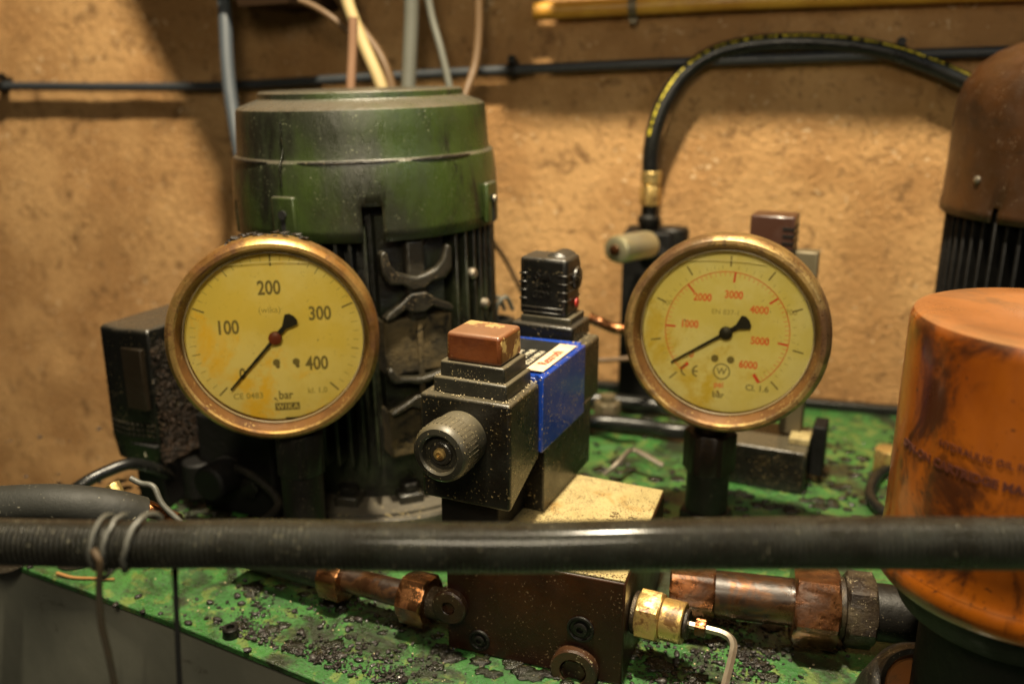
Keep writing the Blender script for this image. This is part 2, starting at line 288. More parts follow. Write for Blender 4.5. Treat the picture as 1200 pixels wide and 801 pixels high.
def tube(bm, pts, r, seg=14, smooth=8, ribs=0, flat=1.0):
    ps = spline(pts, smooth) if smooth else [Vector(p) for p in pts]
    prev = None; rings = []
    for i, p in enumerate(ps):
        d = (ps[min(i+1, len(ps)-1)]-ps[max(i-1, 0)]).normalized()
        if prev is None:
            a = Vector((0,0,1)) if abs(d.z) < 0.9 else Vector((1,0,0)); nrm = (a-d*a.dot(d)).normalized()
        else: nrm = (prev-d*prev.dot(d)).normalized()
        prev = nrm; bn = d.cross(nrm)
        rr = r(i/(len(ps)-1)) if callable(r) else r
        if ribs: rr = rr*(1+ribs*(1 if i % 2 else -1))
        rings.append([bm.verts.new(p+nrm*math.cos(2*math.pi*k/seg)*rr*flat+bn*math.sin(2*math.pi*k/seg)*rr) for k in range(seg)])
    for a, b in zip(rings, rings[1:]):
        for k in range(seg): j = (k+1) % seg; bm.faces.new((a[k], a[j], b[j], b[k]))
    bm.faces.new(list(reversed(rings[0]))); bm.faces.new(rings[-1])
_ico = {}
def ico(sub):
    if sub not in _ico:
        b = bmesh.new(); bmesh.ops.create_icosphere(b, subdivisions=sub, radius=1); b.verts.index_update()
        _ico[sub] = ([v.co.copy() for v in b.verts], [[v.index for v in f.verts] for f in b.faces]); b.free()
    return _ico[sub]
def ico_add(bm, sub, fn):
    vs, fs = ico(sub); nv = [bm.verts.new(fn(c)) for c in vs]
    for f in fs: bm.faces.new([nv[i] for i in f])
def lump(bm, p, r, sx=1, sy=1, sz=1, seed=0, sub=2):
    rot = Matrix.Rotation(random.uniform(0, 6.28), 3, 'Z') @ Matrix.Rotation(random.uniform(-.4, .4), 3, 'X'); p = Vector(p); sd = Vector((seed*3.1, seed*1.7, seed))
    def fn(c):
        k = r*(1+0.35*noise.noise(c*1.3+sd)); return rot @ Vector((c.x*sx*k, c.y*sy*k, c.z*sz*k)) + p
    ico_add(bm, sub, fn)
C = sc.collection
def link(o, parent=None):
    C.objects.link(o)
    if parent: o.parent = parent
    return o
def obj(name, bm, m, parent=None, bevel=0, seg=2, angle=35, loc=None, mtx=None):
    """one mesh object from a bmesh in mm; loc = its origin in mm (mesh given relative to it)"""
    if mtx is not None: bmesh.ops.transform(bm, matrix=mtx, verts=bm.verts[:])
    bmesh.ops.recalc_face_normals(bm, faces=bm.faces[:])
    for v in bm.verts: v.co *= MM
    for f in bm.faces: f.smooth = True
    for e in bm.edges:
        if len(e.link_faces) == 2 and e.calc_face_angle(0) > rad(angle): e.smooth = False
    me = bpy.data.meshes.new(name); bm.to_mesh(me); bm.free(); me.materials.append(m)
    o = bpy.data.objects.new(name, me); link(o, parent)
    if loc is not None: o.location = Vector(loc)*MM
    if bevel:
        b = o.modifiers.new('bevel', 'BEVEL'); b.width = bevel*MM; b.segments = seg; b.limit_method = 'ANGLE'; b.angle_limit = rad(35)
        b.harden_normals = False
    return o
def tag(o, label, cat=None, group=None, kind=None):
    if label: o['label'] = label
    if cat: o['category'] = cat
    if group: o['group'] = group
    if kind: o['kind'] = kind
    return o
def thing(name, label, cat, loc=(0,0,0), rz=0, group=None):
    o = bpy.data.objects.new(name, None); C.objects.link(o); o.empty_display_size = 0.01
    o.location = Vector(loc)*MM; o.rotation_euler = (0,0,rad(rz)); return tag(o, label, cat, group)
def inv(o):      # world mm -> local mm of a thing
    return (Matrix.Translation(o.location/MM) @ o.rotation_euler.to_matrix().to_4x4()).inverted()
def local(o, p): return inv(o) @ Vector(p)
def B(): return bmesh.new()
def text_bm(s, size, mtx, depth=0.15, sx=1.0, offset=0.0, spacing=1.0, align='CENTER', shear=0):
    cu = bpy.data.curves.new('t', 'FONT'); cu.body = s; cu.size = size; cu.align_x = align; cu.align_y = 'CENTER'
    cu.extrude = depth/2; cu.offset = offset; cu.space_character = spacing; cu.resolution_u = 3; cu.shear = shear
    o = bpy.data.objects.new('t', cu); C.objects.link(o)
    dg = bpy.context.evaluated_depsgraph_get(); dg.update()
    me = bpy.data.meshes.new_from_object(o.evaluated_get(dg)); bm = bmesh.new(); bm.from_mesh(me)
    bpy.data.objects.remove(o); bpy.data.curves.remove(cu); bpy.data.meshes.remove(me)
    bmesh.ops.transform(bm, matrix=mtx @ Matrix.Diagonal((sx, 1, 1, 1)), verts=bm.verts[:]); return bm
def merge(a, b):
    me = bpy.data.meshes.new('x'); b.to_mesh(me); b.free(); a.from_mesh(me); bpy.data.meshes.remove(me)
# ================================================================== THE SETTING
bm = B()
def wp(s, z): p = WN*WD+WU*s; return Vector((p.x, p.y, z))
nx, nz = 120, 90; grid = []
for j in range(nz+1):
    row = []
    for i in range(nx+1):
        s = -1500+3000*i/nx; z = -400+1300*j/nz; p = wp(s, z)
        k = 3.5*noise.noise(Vector((s/90, z/90, 0)))+1.5*noise.noise(Vector((s/30, z/30, 4)))
        row.append(bm.verts.new(p+WN*(k if k > -20 else -20)))
    grid.append(row)
for j in range(nz):
    for i in range(nx): bm.faces.new((grid[j][i], grid[j][i+1], grid[j+1][i+1], grid[j+1][i]))
tag(obj('wall', bm, M['wall'], angle=80), None, kind='structure')
# tank: green lid plate on a grey box
tank = thing('hydraulic_tank', 'dark grey oil tank with a green lid under the whole machine', 'oil tank', UV(-150, 300, 0), -24)
bm = B()
TB = [toUV(p) for p in (wp(-720, 0)-WN*8, wp(560, 0)-WN*8)]; S0 = PW(318,440).dot(WU); WALLP = toUV(wp(S0, 0)-WN*8)
bl = [toUV(p) for p in (GZ(308,455), GZ(262,500), GZ(235,556), GZ(120,592), GZ(-120,600))]
outline = [(-560, 299), (-442, 296.5), (-312, 289), (-230, 281.5), (330, 235)]+[(TB[1].x, TB[1].y), (WALLP.x, WALLP.y)]+[(p.x, p.y) for p in bl]
outline = [(x+150, y-300) for x, y in outline]
top = [bm.verts.new((x, y, 0)) for x, y in outline]; bot = [bm.verts.new((x, y, -4)) for x, y in outline]
bmesh.ops.triangulate(bm, faces=[bm.faces.new(top), bm.faces.new(list(reversed(bot)))])
for i in range(len(top)): j = (i+1) % len(top); bm.faces.new((top[i], bot[i], bot[j], top[j]))
obj('lid_plate', bm, M['green_tank'], tank, bevel=0.8)
bm = B()
outl2 = [(x, y+(1.6 if i < 5 else 0)) for i, (x, y) in enumerate(outline)]
top = [bm.verts.new((x, y, -4)) for x, y in outl2]; bot = [bm.verts.new((x, y, -260)) for x, y in outl2]
bmesh.ops.triangulate(bm, faces=[bm.faces.new(top), bm.faces.new(list(reversed(bot)))])
for i in range(len(top)): j = (i+1) % len(top); bm.faces.new((top[i], bot[i], bot[j], top[j]))
obj('tank_body', bm, M['tank_side'], tank)
bm = B()   # black rubber strip along the wall side
a, b = wp(S0+5, 0)-WN*14, wp(560, 0)-WN*14
box(bm, 0, (b-a).length, -5, 5, 0, 7, Matrix.Translation(a) @ Matrix.Rotation(-WA, 4, 'Z'))
obj('edge_strip', bm, M['rubber'], tank, bevel=1, mtx=inv(tank))
# ------------------------------------------------------------------ wall pipes
def tube_thing(name, label, cat, pts, r, m, group=None, **k):
    bm = B(); o0 = Vector(pts[0]); tube(bm, [Vector(p)-o0 for p in pts], r, **k)
    return tag(obj(name, bm, m, loc=o0), label, cat, group)
pts = [PW(-90,104,12), PW(0,101,12), PW(130,102,11), PW(250,101,12), PW(400,93,12), PW(560,84,12), PW(800,73,12), PW(1000,66,12), PW(1160,61,12), PW(1320,56,12)]
cond = thing('wall_conduit', 'long thin blue black conduit clipped along the wall behind everything', 'conduit', pts[0])
bm = B(); tube(bm, pts, 3.9); obj('conduit_tube', bm, M['conduit'], cond, mtx=inv(cond))
for px, py in ((3,101), (1055,64), (600,83)):
    bm = B(); p = PW(px, py, 12)
    m4 = Matrix.Translation(p) @ Matrix.Rotation(-WA, 4, 'Z')
    lathe(bm, [(4.0,-3),(5.6,-3),(5.6,3),(4.0,3)], 24, m4 @ Matrix.Rotation(rad(90),4,'Y'), cap=False)
    box(bm, -3, 3, 2, 14, 3, 8, m4); cyl(bm, 3, -3, 3, 16, m4 @ T((0,0,9), rx=90))
    obj('clip', bm, M['dark_steel'], cond, mtx=inv(cond))
pts = [PW(626,14,12), PW(740,8,12), PW(860,2,12), PW(1020,-4,12), PW(1250,-12,12)]
yp = thing('yellow_pipe', 'yellow varnished pipe running out of the top of the photo along the wall', 'pipe', pts[0])
bm = B(); tube(bm, pts, 6.4, smooth=6); obj('pipe_tube', bm, M['yellow_pipe'], yp, mtx=inv(yp))
bm = B(); p = PW(742,8,12); d = (pts[2]-pts[0]).normalized()
lathe(bm, [(6.4,-3),(8,-3),(8,3),(6.4,3)], 24, axis_mat(p, d), cap=False); cyl(bm, 3.4, 0, 10, 16, axis_mat(p-Vector((0,0,9)), WN))
obj('clip', bm, M['plaque_grey'], yp, mtx=inv(yp))
# two pipes and cabinet added unseen above the frame to shade the wall
LV = Vector(LAMP)
def shade(px, py, off):      # the point off mm in front of the wall whose shadow falls on this wall point
    w_ = PW(px, py, 0); k = off/((w_-LV).dot(WN)); return w_+(LV-w_)*k
pts = [shade(648,66,62), shade(860,54,62), shade(1050,46,62), shade(1330,34,62)]
tube_thing('shade_pipe', 'thicker brown pipe added unseen above the yellow one to shade the wall', 'pipe', pts, 17, M['blocker_brown'], smooth=4, seg=24)  # added to cast the wide dark band behind
pts = [shade(592,113,62), shade(860,112,62), shade(1050,112,62), shade(1330,110,62)]
tube_thing('shade_pipe', 'thinner brown pipe added out of view to cast the narrow band on the wall', 'pipe', pts, 8.5, M['blocker_brown'], smooth=4, seg=24)  # put in for the lower, narrower band of shade
blk = thing('wall_blocker', 'dark cabinet added unseen above the motor, its slanted side shading the wall', 'blocker', shade(380, 60, 90), -15)  # added shape, outline projected back from the wanted wall shade
cs_ = [inv(blk) @ shade(x, y, 90) for x, y in ((120,-60),(150,0),(215,130),(282,272),(340,272),(345,112),(625,104),(632,-60))]
bm = B(); fa = [bm.verts.new((p.x, 0, p.z)) for p in cs_]; fb = [bm.verts.new((p.x, 86, p.z)) for p in cs_]
bmesh.ops.triangulate(bm, faces=[bm.faces.new(fa), bm.faces.new(list(reversed(fb)))])
for i in range(8): j = (i+1) % 8; bm.faces.new((fa[i], fb[i], fb[j], fa[j]))
obj('blocker_body', bm, M['blocker_brown'], blk)
# vertical conduit left of the motor
pts = [PY(258,-30,760), PY(263,10,752), PY(266,70,740), PY(271,120,730), PY(283,190,715), PY(300,270,700), PY(325,400,690), PY(330,480,680)]
tube_thing('riser_conduit', 'grey blue conduit rising up the wall left of the green motor', 'conduit', pts, 5.2, mat('slate_conduit', (0.055,0.065,0.075), 0.35, bump=0.15))
# cables behind the motor top
CG = 'cables rising behind the green motor'
def cable(lbl, pts, r, m): return tube_thing('cable', lbl, 'cable', pts, r, m, CG)
cable('straight pinkish cable, leftmost of those behind the motor', [PY(414,20,700), PY(413,60,700), PY(411,105,698), PY(410,170,696)], 3.4, M['pink_cable'])
cable('thick cream cable leaning left behind the motor', [PY(398,-40,720), PY(408,5,712), PY(425,50,705), PY(446,100,695), PY(462,160,690)], 4.6, M['cream_cable'])
cable('second cream cable lying close behind the thick cream one', [PY(385,-20,735), PY(420,30,728), PY(448,70,716), PY(462,115,710), PY(470,170,705)], 3.6, M['brown_cable'])
cable('straight grey green cable in the middle behind the motor', [PY(482,-40,700), PY(482,20,700), PY(480,70,698), PY(478,115,695), PY(476,170,690)], 5.4, M['grey_cable'])
cable('thin grey cable right of the thick straight grey one', [PY(497,-30,715), PY(506,20,712), PY(517,60,706), PY(528,110,700), PY(534,160,695)], 2.8, M['grey_cable'])
cable('thin brown cable curving at the right behind the motor', [PY(560,-30,720), PY(561,30,718), PY(557,75,712), PY(545,112,700), PY(535,150,690)], 3.3, M['brown_cable'])
cable('thin cable looping across the wall above the motor', [PY(250,-10,740), PY(330,-4,738), PY(380,15,730), PY(430,60,722), PY(455,110,706), PY(460,160,700)], 2.6, M['brown_cable'])
tube_thing('sagging_cable', 'thin dark cord sagging between green motor and valve connector', 'cable',
    [PY(560,260,640), PY(590,300,650), PY(606,330,652), PY(618,352,655), PY(660,420,655), PY(700,422,655), PY(760,418,655)], 1.9, M['brown_cable'])
tube_thing('copper_pipe', 'short rust red pipe crossing behind the big rear valve block', 'pipe', [PY(690,372,600), PY(705,378,598), PY(722,385,590), PY(745,386,590)], 3.8, M['copper'])
# ================================================================== LEFT MOTOR
MC = Vector((-84, 565, 0)); MR = 83.0
mot = thing('electric_motor', 'big upright electric motor with a green fan cowl, left of the middle', 'motor', MC)
def ang(px, Y=500): # azimuth seen from motor axis for something at pixel px on the near side
    return 0
bm = B()
# cowl skin: thick shell with notches cut in its lower edge
def cowl(bm, prof, notches, seg=180, th=2.0, tilt=0.0):
    # prof: list (r,z) from lip up to the top; notches: list (a0,a1,ztop)
    rings = []
    for (r, z) in prof: rings.append([bm.verts.new((r*math.sin(2*math.pi*i/seg), -r*math.cos(2*math.pi*i/seg), z)) for i in range(seg)])
    def inn(i, z):
        a = math.degrees(2*math.pi*(i+0.5)/seg); a = a-360 if a > 180 else a
        return any(n0 < a < n1 and z < zt for n0, n1, zt in notches)
    for k in range(len(rings)-1):
        zc = (prof[k][1]+prof[k+1][1])/2
        for i in range(seg):
            if inn(i, zc): continue
            j = (i+1) % seg; bm.faces.new((rings[k][i], rings[k][j], rings[k+1][j], rings[k+1][i]))
    bm.faces.new(rings[-1])
    bmesh.ops.delete(bm, geom=[v for v in bm.verts if not v.link_faces], context='VERTS')
prof = [(83.2,177),(83.2,184),(83.2,190),(83.2,197),(83.0,204),(82.2,215),(81.2,220.5),(79.0,222.2),(78.6,224),(77.8,236),(77.2,246),(76.6,248.6),(74.8,250.0),(64.5,253.6),(63.6,254.4),(63.2,257.4),(62.0,258.4),(60,258.2),(57,257.6),(20,258)]
cowl(bm, prof, [(6,14.5,199),(-67,-62,198),(-26.5,-24,192),(106,114,190)])
o = obj('fan_cowl', bm, M['motor_green'], mot, angle=22)
sm = o.modifiers.new('thick', 'SOLIDIFY'); sm.thickness = 0.002; sm.offset = -1
# tilt the cowl a little, right side up, as seen in the photo
# raised worn ridges at the step
for a0, a1 in ((-72,-34),(-19,22),(27,58)):
    bm = B(); pts = []
    for i in range(13):
        a = rad(a0+(a1-a0)*i/12); rr = 81.0; pts.append((rr*math.sin(a), -rr*math.cos(a), 221.0))
    tube(bm, pts, lambda t: 0.25+0.9*math.sin(math.pi*t)**0.6, seg=8, smooth=2); obj('worn_ridge', bm, M['cast_grey'], o)
# clip lugs with screw slots
for a in (-25, 70):
    bm = B(); mt = T((0,0,0), rz=a)
    box(bm, -8, 8, -86.2, -82.6, 179, 203, mt); o2 = obj('lug', bm, M['motor_green'], mot, bevel=1.2)
    bm = B(); cyl(bm, 2.6, 0, 1.4, 16, mt @ T((0,-86.0,193), rx=90)); box(bm, -1.3, 1.3, -86.9, -86.1, 179, 193, mt)
    obj('slot', bm, M['void'], o2)
    if a > 0:
        bm = B(); lathe(bm, [(2.4,0),(2.2,1.2),(1,1.9),(0,2)], 16, mt @ T((0,-87.2,193), rx=90)); obj('screw', bm, M['steel'], o2)
bm = B()  # drip seam down the cowl
pts = [(79.4*math.sin(rad(-26)), -79.4*math.cos(rad(-26)), 243-i*4) if i < 5 else (83.9*math.sin(rad(-25.5)), -83.9*math.cos(rad(-25.5)), 240-i*4) for i in range(9)]
random.seed(3)
tube(bm, pts, lambda t: 0.35+0.35*abs(noise.noise(Vector((t*23, 0, 0)))), seg=6, smooth=6)
obj('dirt_seam', bm, M['sludge'], o)
# inner dark drum and finned body
bm = B(); cyl(bm, 66, 20, 215, 64); obj('stator_core', bm, M['motor_fin'], mot)
bm = B()
for k in range(60):
    a = 360*k/60
    if 9 < ((a+180) % 360-180) < 45: continue
    R1 = 80.0+random.uniform(-.6,.6)
    box(bm, -1.1, 1.1, -R1, -60, 40, 186, T(rz=a))
obj('cooling_fins', bm, M['motor_fin'], mot, bevel=0.5, seg=1)
# broad pad with claw brackets, facing the viewer slightly right
PA = 27
pm = T(rz=PA)
bm = B()
box(bm, -21, 22, -78, -60, 96, 130, pm); box(bm, -21, 22, -77, -60, 44, 74, pm)
obj('foot_pad', bm, M['motor_pad'], mot, bevel=1.5)
bm = B(); box(bm, -20, 21, -70, -60, 44, 190, pm); obj('back_plate', bm, M['motor_fin'], mot)
bm = B(); box(bm, -5.5, 6, -79.5, -70, 128, 176, pm); obj('centre_column', bm, M['claw'], mot, bevel=2)
bm = B(); box(bm, -1.2, 2.0, -80.5, -77, 46, 128, pm)
obj('pad_rib', bm, M['motor_pad'], mot, bevel=1)
def prism_xz(bm, pts, y0, y1, mtx):
    a = [bm.verts.new((x, y0, z)) for x, z in pts]; b = [bm.verts.new((x, y1, z)) for x, z in pts]
    for i in range(len(a)): j = (i+1) % len(a); bm.faces.new((a[i], b[i], b[j], a[j]))
    bmesh.ops.triangulate(bm, faces=[bm.faces.new(a), bm.faces.new(list(reversed(b)))])
    bmesh.ops.transform(bm, matrix=mtx, verts=a+b)
CUP = [(-23,20),(-19.5,21),(-17,12),(-13,8),(-5,5),(0,4),(5,5),(13,8),(17,12),(19.5,21),(23,20),(23,6),(19,1),(10,0),(4,-4),(-4,-4),(-10,0),(-19,1),(-23,7)]
ROOF = [(-23,-11),(-22,-14),(-17,-12),(-9,-6),(-4,-10),(4,-10),(9,-6),(17,-11),(22,-12),(23,-9),(21,-6),(12,-1),(5,6),(-5,6),(-12,-1),(-20,-7)]
for zc, shp in ((151,CUP),(141,ROOF),(92,CUP),(80,ROOF)):
    q_ = [(x*.94, z*((1 if shp is CUP else .75) if zc > 100 else .5)) for x, z in shp]
    bm = B(); prism_xz(bm, [(x, z+zc) for x, z in q_], -82.5, -75, pm)
    obj('claw_bracket', bm, M['claw'], mot, bevel=1.6, seg=3, angle=50)
for a, z, rr in ((57,150,81),(67,128,81)):
    bm = B(); lathe(bm, [(3.4,0),(3.4,2.5),(2.2,4),(0,4.2)], 16, T(rz=a) @ T((0,-79,z), rx=90)); obj('screw', bm, M['dark_steel'] if z < 120 else M['steel'], mot)
# flange
bm = B(); lathe(bm, [(87.5,0),(90.5,1.2),(90.5,7),(89.2,8.8),(86.5,9.2),(85.8,8.2),(84.5,8.2),(84,10.0),(50,14)], 96); obj('base_flange', bm, M['flange'], mot)
bm = B(); lathe(bm, [(64,9),(64,22),(61,26),(50,27)], 64); obj('inner_ring', bm, M['motor_fin'], mot)
for a in (-52,-12,20,60):
    bm = B(); mt = T(rz=a); box(bm, -8, 8, -76, -58, 9, 17, mt); l_ = obj('flange_lug', bm, M['cast_grey'], mot, bevel=1.5)
    bm = B(); hexn(bm, 11, 17, 23, mt @ T((0,-69,0))); obj('bolt', bm, M['dark_steel'], l_)
mot.rotation_euler = (0, rad(-1.4), 0); mot.scale = (.955, .955, .963)
# cable gland and wires at the motor's right
g = PY(583, 372, 600)
gl = thing('cable_gland', 'black ring shaped cable gland with bent leads beside the green motor', 'cable gland', g)
bm = B(); lathe(bm, [(9,-13),(12,-12),(12,-8),(15,-6),(15,-1),(10,0),(8,-4)], 32); hexn(bm, 20, -26, -12); cyl(bm, 8, -120, -25, 20); obj('gland_body', bm, M['rubber'], gl, loc=(0,0,0))
for dx in (-4, 3):
    bm = B(); tube(bm, [(dx-5,0,-5),(dx-4,0,6),(dx-1,2,14),(dx+5,6,16),(dx+10,12,4)], 1.9, seg=10); obj('lead', bm, M['grey_cable'], gl)
gl.scale = (.8,.8,.8)
# ================================================================== RIGHT MOTOR
mo2 = thing('electric_motor', 'brown domed electric motor cut off by the right edge, behind the orange filter', 'motor', (362,578,0))
bm = B()
prof = [(83.5,172),(83.5,178),(82.6,181),(82,200),(82,228),(81.2,240),(78.2,252),(71.5,262.5),(61,271),(48,276.5),(36,279)]
cowl(bm, prof, [(-67,-64,181)], seg=120); o = obj('fan_cowl', bm, M['motor_brown'], mo2, angle=50)
sm = o.modifiers.new('thick', 'SOLIDIFY'); sm.thickness = 0.002; sm.offset = -1
bm = B(); lathe(bm, [(2.4,0),(2.2,1.2),(1,1.9),(0,2)], 16, T(rz=-76) @ T((0,-82.4,196), rx=90)); obj('screw', bm, M['steel'], o)
bm = B(); cyl(bm, 66, 10, 210, 64); obj('stator_core', bm, M['motor_fin'], mo2)
bm = B()
for k in range(60): box(bm, -1.1, 1.1, -79, -60, 20, 178, T(rz=6*k))
obj('cooling_fins', bm, M['black'], mo2, bevel=0.5, seg=1)
bm = B(); lathe(bm, [(88.5,0),(88.5,8.5),(87,10.5),(60,16)], 96); obj('base_flange', bm, M['cast_grey'], mo2)
# ================================================================== MANIFOLD
mf = thing('manifold_block', 'brown oily steel manifold with a pale speckled brass coloured top, under the blue valve', 'manifold', UV(-135, 318, 0), -24)
# local x = u+135, y = v-318
def yfront(x): return 14+(x-40)*0.072          # the block stands turned a few degrees against the tank edge
def foot(d_, z0, z1):
    bm = B(); q_ = [(-43+d_, yfront(-43)+d_), (40-d_, yfront(40)+d_), (32-d_, 107-d_), (-37+d_, 107-d_)]
    a = [bm.verts.new((x, y, z0)) for x, y in q_]; b = [bm.verts.new((x, y, z1)) for x, y in q_]
    bm.faces.new(list(reversed(a))); bm.faces.new(b)
    for i in range(4): j = (i+1) % 4; bm.faces.new((a[i], a[j], b[j], b[i]))
    return bm
obj('block', foot(0, 0.3, 51), M['manifold'], mf, bevel=0.8)
obj('brass_top', foot(0.5, 51, 52.2), M['brass_block'], mf, bevel=0.4)
def face_pt(px, py):
    q_ = local(mf, PV(px, py, 328)); q_.y = yfront(q_.x); return q_
def plug(px, py, r, h=3.0, hole=0.45, seg=40, name='plug', m='dark_steel'):
    p = face_pt(px, py); mt = T((p.x, p.y, p.z), rz=4.1) @ T(rx=90); bm = B()
    lathe(bm, [(r,-2),(r,h-0.8),(r-0.8,h),(r*hole+.3,h),(r*hole,h-0.4)], seg, mt, cap=False)
    lathe(bm, [(r*hole,h-0.4),(r*hole,h-2.6),(0,h-2.6)], 6, mt, cap=False)
    return obj(name, bm, M[m], mf)
plug(531, 705, 8.4, 4.0, 0.36, m='plug_brown'); plug(672, 784, 10.8, 4.5, 0.55, m='plug_brown')
for px, py, r in ((563,748,4.2),(678,740,5.2)):
    p = face_pt(px, py); mt = T((p.x, p.y, p.z), rz=4.1) @ T(rx=90); bm = B()
    lathe(bm, [(r+1,0.1),(r+.8,1.0),(r,1.1),(r-.6,0.3),(r-1,0.2),(0,0.2)], 32, mt, cap=False); sc_ = obj('socket_ring', bm, M['dark_steel'], mf)
    bm = B(); lathe(bm, [(r*0.62,0.3),(r*0.62,1.3),(r*.5,1.6),(r*0.3,1.6),(r*.3,.4),(0,.4)], 24, mt, cap=False); obj('socket_screw', bm, M['dark_steel'], sc_)
# stamped writing on the brass top
for i, (s, x, y) in enumerate((('3 0 1 5 2', 26, 62), ('7 L 4 0', 17, 66))):
    bm = text_bm(s, 5.0, Matrix.Translation((x, y, 52.3)) @ Matrix.Rotation(rad(90),4,'Z'), 0.1); obj('stamped_number', bm, M['manifold'], mf)
# ================================================================== VALVE
vl = thing('solenoid_valve', 'black hydraulic solenoid valve with a blue side cover, in the centre between the gauges', 'valve', UV(-172, 335, 52), -24)
def vb(u0, u1, v0, v1, z0, z1): return (u0+172, u1+172, v0-335, v1-335, z0-52, z1-52)
bm = B(); box(bm, *vb(-191, -161, 346, 376.5, 52.4, 70.5)); obj('support_block', bm, M['black'], vl, bevel=0.8)
bm = B(); box(bm, *vb(-191, -150.6, 376, 444, 52.4, 90)); obj('base_body', bm, M['valve'], vl, bevel=0.8)
bm = B(); box(bm, *vb(-193.5, -151, 368, 458, 87, 121.5)); obj('main_body', bm, M['valve'], vl, bevel=2.2, seg=3)
bm = B(); vs = box(bm, *vb(-194.5, -150, 335, 368.5, 71, 121.8))
for v_ in vs:
    if v_.co.z < 25 and v_.co.y > 20: v_.co.z += 14
obj('coil_box', bm, M['valve'], vl, bevel=1.6, seg=3)
# blue cover: wraps the top edge and the right side
bm = B(); box(bm, *vb(-152, -148.8, 369.5, 428, 86.5, 124.0)); box(bm, *vb(-193, -152, 369.5, 428, 120.6, 124.0))
bmesh.ops.remove_doubles(bm, verts=bm.verts[:], dist=0.01)
cov = obj('blue_cover', bm, M['valve_blue'], vl, bevel=0.9, seg=3)
bm = B(); box(bm, *vb(-191, -158.2, 373, 424, 124.0, 124.5)); np_ = obj('name_plate', bm, M['plate_black'], vl)
bm = B(); box(bm, *vb(-157.6+0.2-3, -151.4, 376, 421, 124.55, 124.9)); lb = obj('label', bm, M['plate_white'], np_)
bm = text_bm('Rexroth', 7.2, T((vb(-154.2,0,0,0,0,0)[0]-1.6, 62, 73.05)) @ Matrix.Rotation(rad(90),4,'Z'), 0.12, offset=0.12); obj('label_writing', bm, M['ink_red_strong'], lb)
bm = B()
for i, s in enumerate(('4WE6 D61', 'EG24 N9K4', '315bar MNR', '00561274')):
    merge(bm, text_bm(s, 4.6, T((7.5-i*5.2+6, 60, 72.6)) @ Matrix.Rotation(rad(90),4,'Z'), 0.1, offset=0.05))
obj('plate_writing', bm, M['plate_print'], np_)
# manual knob on the coil box
kp0 = local(vl, PV(541, 512, 335)); kz = kp0.z; kx = kp0.x
mt = T((kx, 0, kz), rx=90)
bm = B(); lathe(bm, [(11.4,-1),(12.6,0.5),(12.8,5),(12.4,7),(12.4,8),(13.2,9),(13.4,17),(12.9,20),(11.6,21.6),(9.2,22),(8.2,21.2),(7.8,18.5),(0,18.5)], 72, mt, cap=False)
for k in range(40): box(bm, 12.6, 13.42, -.3, .3, 10, 18.6, mt @ T(rz=9*k))
kn = obj('knob', bm, M['conn_grey'], vl)
bm = B(); lathe(bm, [(5.2,18.4),(5.2,19.7),(4.6,20.2),(0,20.2)], 24, mt, cap=False); obj('knob_insert', bm, M['cast_grey'], kn)
bm = B(); lathe(bm, [(2.8,20.2),(2.6,21.3),(1.2,21.7),(1.0,20.7),(0,20.7)], 24, mt, cap=False); obj('brass_pin', bm, M['brass_bright'], kn)
# front amber capped connector
bm = B(); box(bm, *vb(-189.5, -153.5, 339, 366.5, 121.8, 129.0)); cb = obj('gasket', bm, M['conn_grey'], vl, bevel=0.8)
bm = B(); box(bm, *vb(-187, -155.5, 341, 365.5, 129.0, 136.0)); obj('connector_base', bm, M['conn_grey'], vl, bevel=0.8)
bm = B(); vs = box(bm, *vb(-184.5, -157.5, 342, 365, 136.0, 149.5))
for v_ in vs:
    if v_.co.z > 90: v_.co.x = (v_.co.x-1.5)*0.97+1.5
obj('amber_cap', bm, M['cap_orange'], vl, bevel=1.8, seg=3)
# rear black connector
RC = dict(u0=-188, u1=-163, v0=437, v1=457)
bm = B(); box(bm, *vb(-193, -157.5, 432, 459, 121.5, 130.5)); obj('gasket', bm, M['conn_black'], vl, bevel=1.2)
bm = B(); box(bm, *vb(-189, -160.5, 436, 458, 130.5, 134)); obj('connector_base', bm, M['conn_grey'], vl, bevel=0.6)
bm = B(); box(bm, *vb(-190, -163, 436.5, 457, 134, 165.5)); rc = obj('connector_housing', bm, M['conn_black'], vl, bevel=2.2, seg=3)
bm = B()
for z in (156, 151.5, 147, 142.5):
    box(bm, *vb(-190.1, -185.6, 436.2, 441, z, z+1.0)); box(bm, *vb(-168, -162.9, 436.2, 441, z, z+1.0)); box(bm, *vb(-164, -162.7, 441, 457.0, z, z+1.0))
box(bm, *vb(-189, -164.5, 436.0, 437.5, 138.2, 139)); box(bm, *vb(-188, -165.5, 436.0, 437.5, 135.6, 136.3))
obj('ribs', bm, M['conn_black'], rc, bevel=0.2, seg=1)
bm = B()
for i, (s, sz) in enumerate((('◇ 8A', 4.0), ('250V~', 3.6), ('GDM', 5.2))):
    merge(bm, text_bm(s, sz, T((vb(-177,0,0,0,0,0)[0], 101.3, 103.5-i*5.0), rx=90), 0.5, offset=0.1))
obj('moulded_writing', bm, M['conn_black'], rc)
p = vb(-163, -163, 446, 446, 145, 145)
bm = B(); lathe(bm, [(2.6,0),(2.4,0.7),(0,0.9)], 20, T((p[0]+0.6, p[2]+4, 88), ry=90)); obj('red_dot', bm, M['red_dot'], rc)
bm = B(); cyl(bm, 8.5, -14, 4, 28, T((vb(-171.5,0,0,0,0,0)[0], 120, 107), rx=-90), ch=2)
lathe(bm, [(7,0),(6,3),(3,4),(0,4)], 20, T((vb(-165,0,0,0,0,0)[0], 117, 101), ry=90)); obj('cable_exit', bm, M['conn_black'], rc)
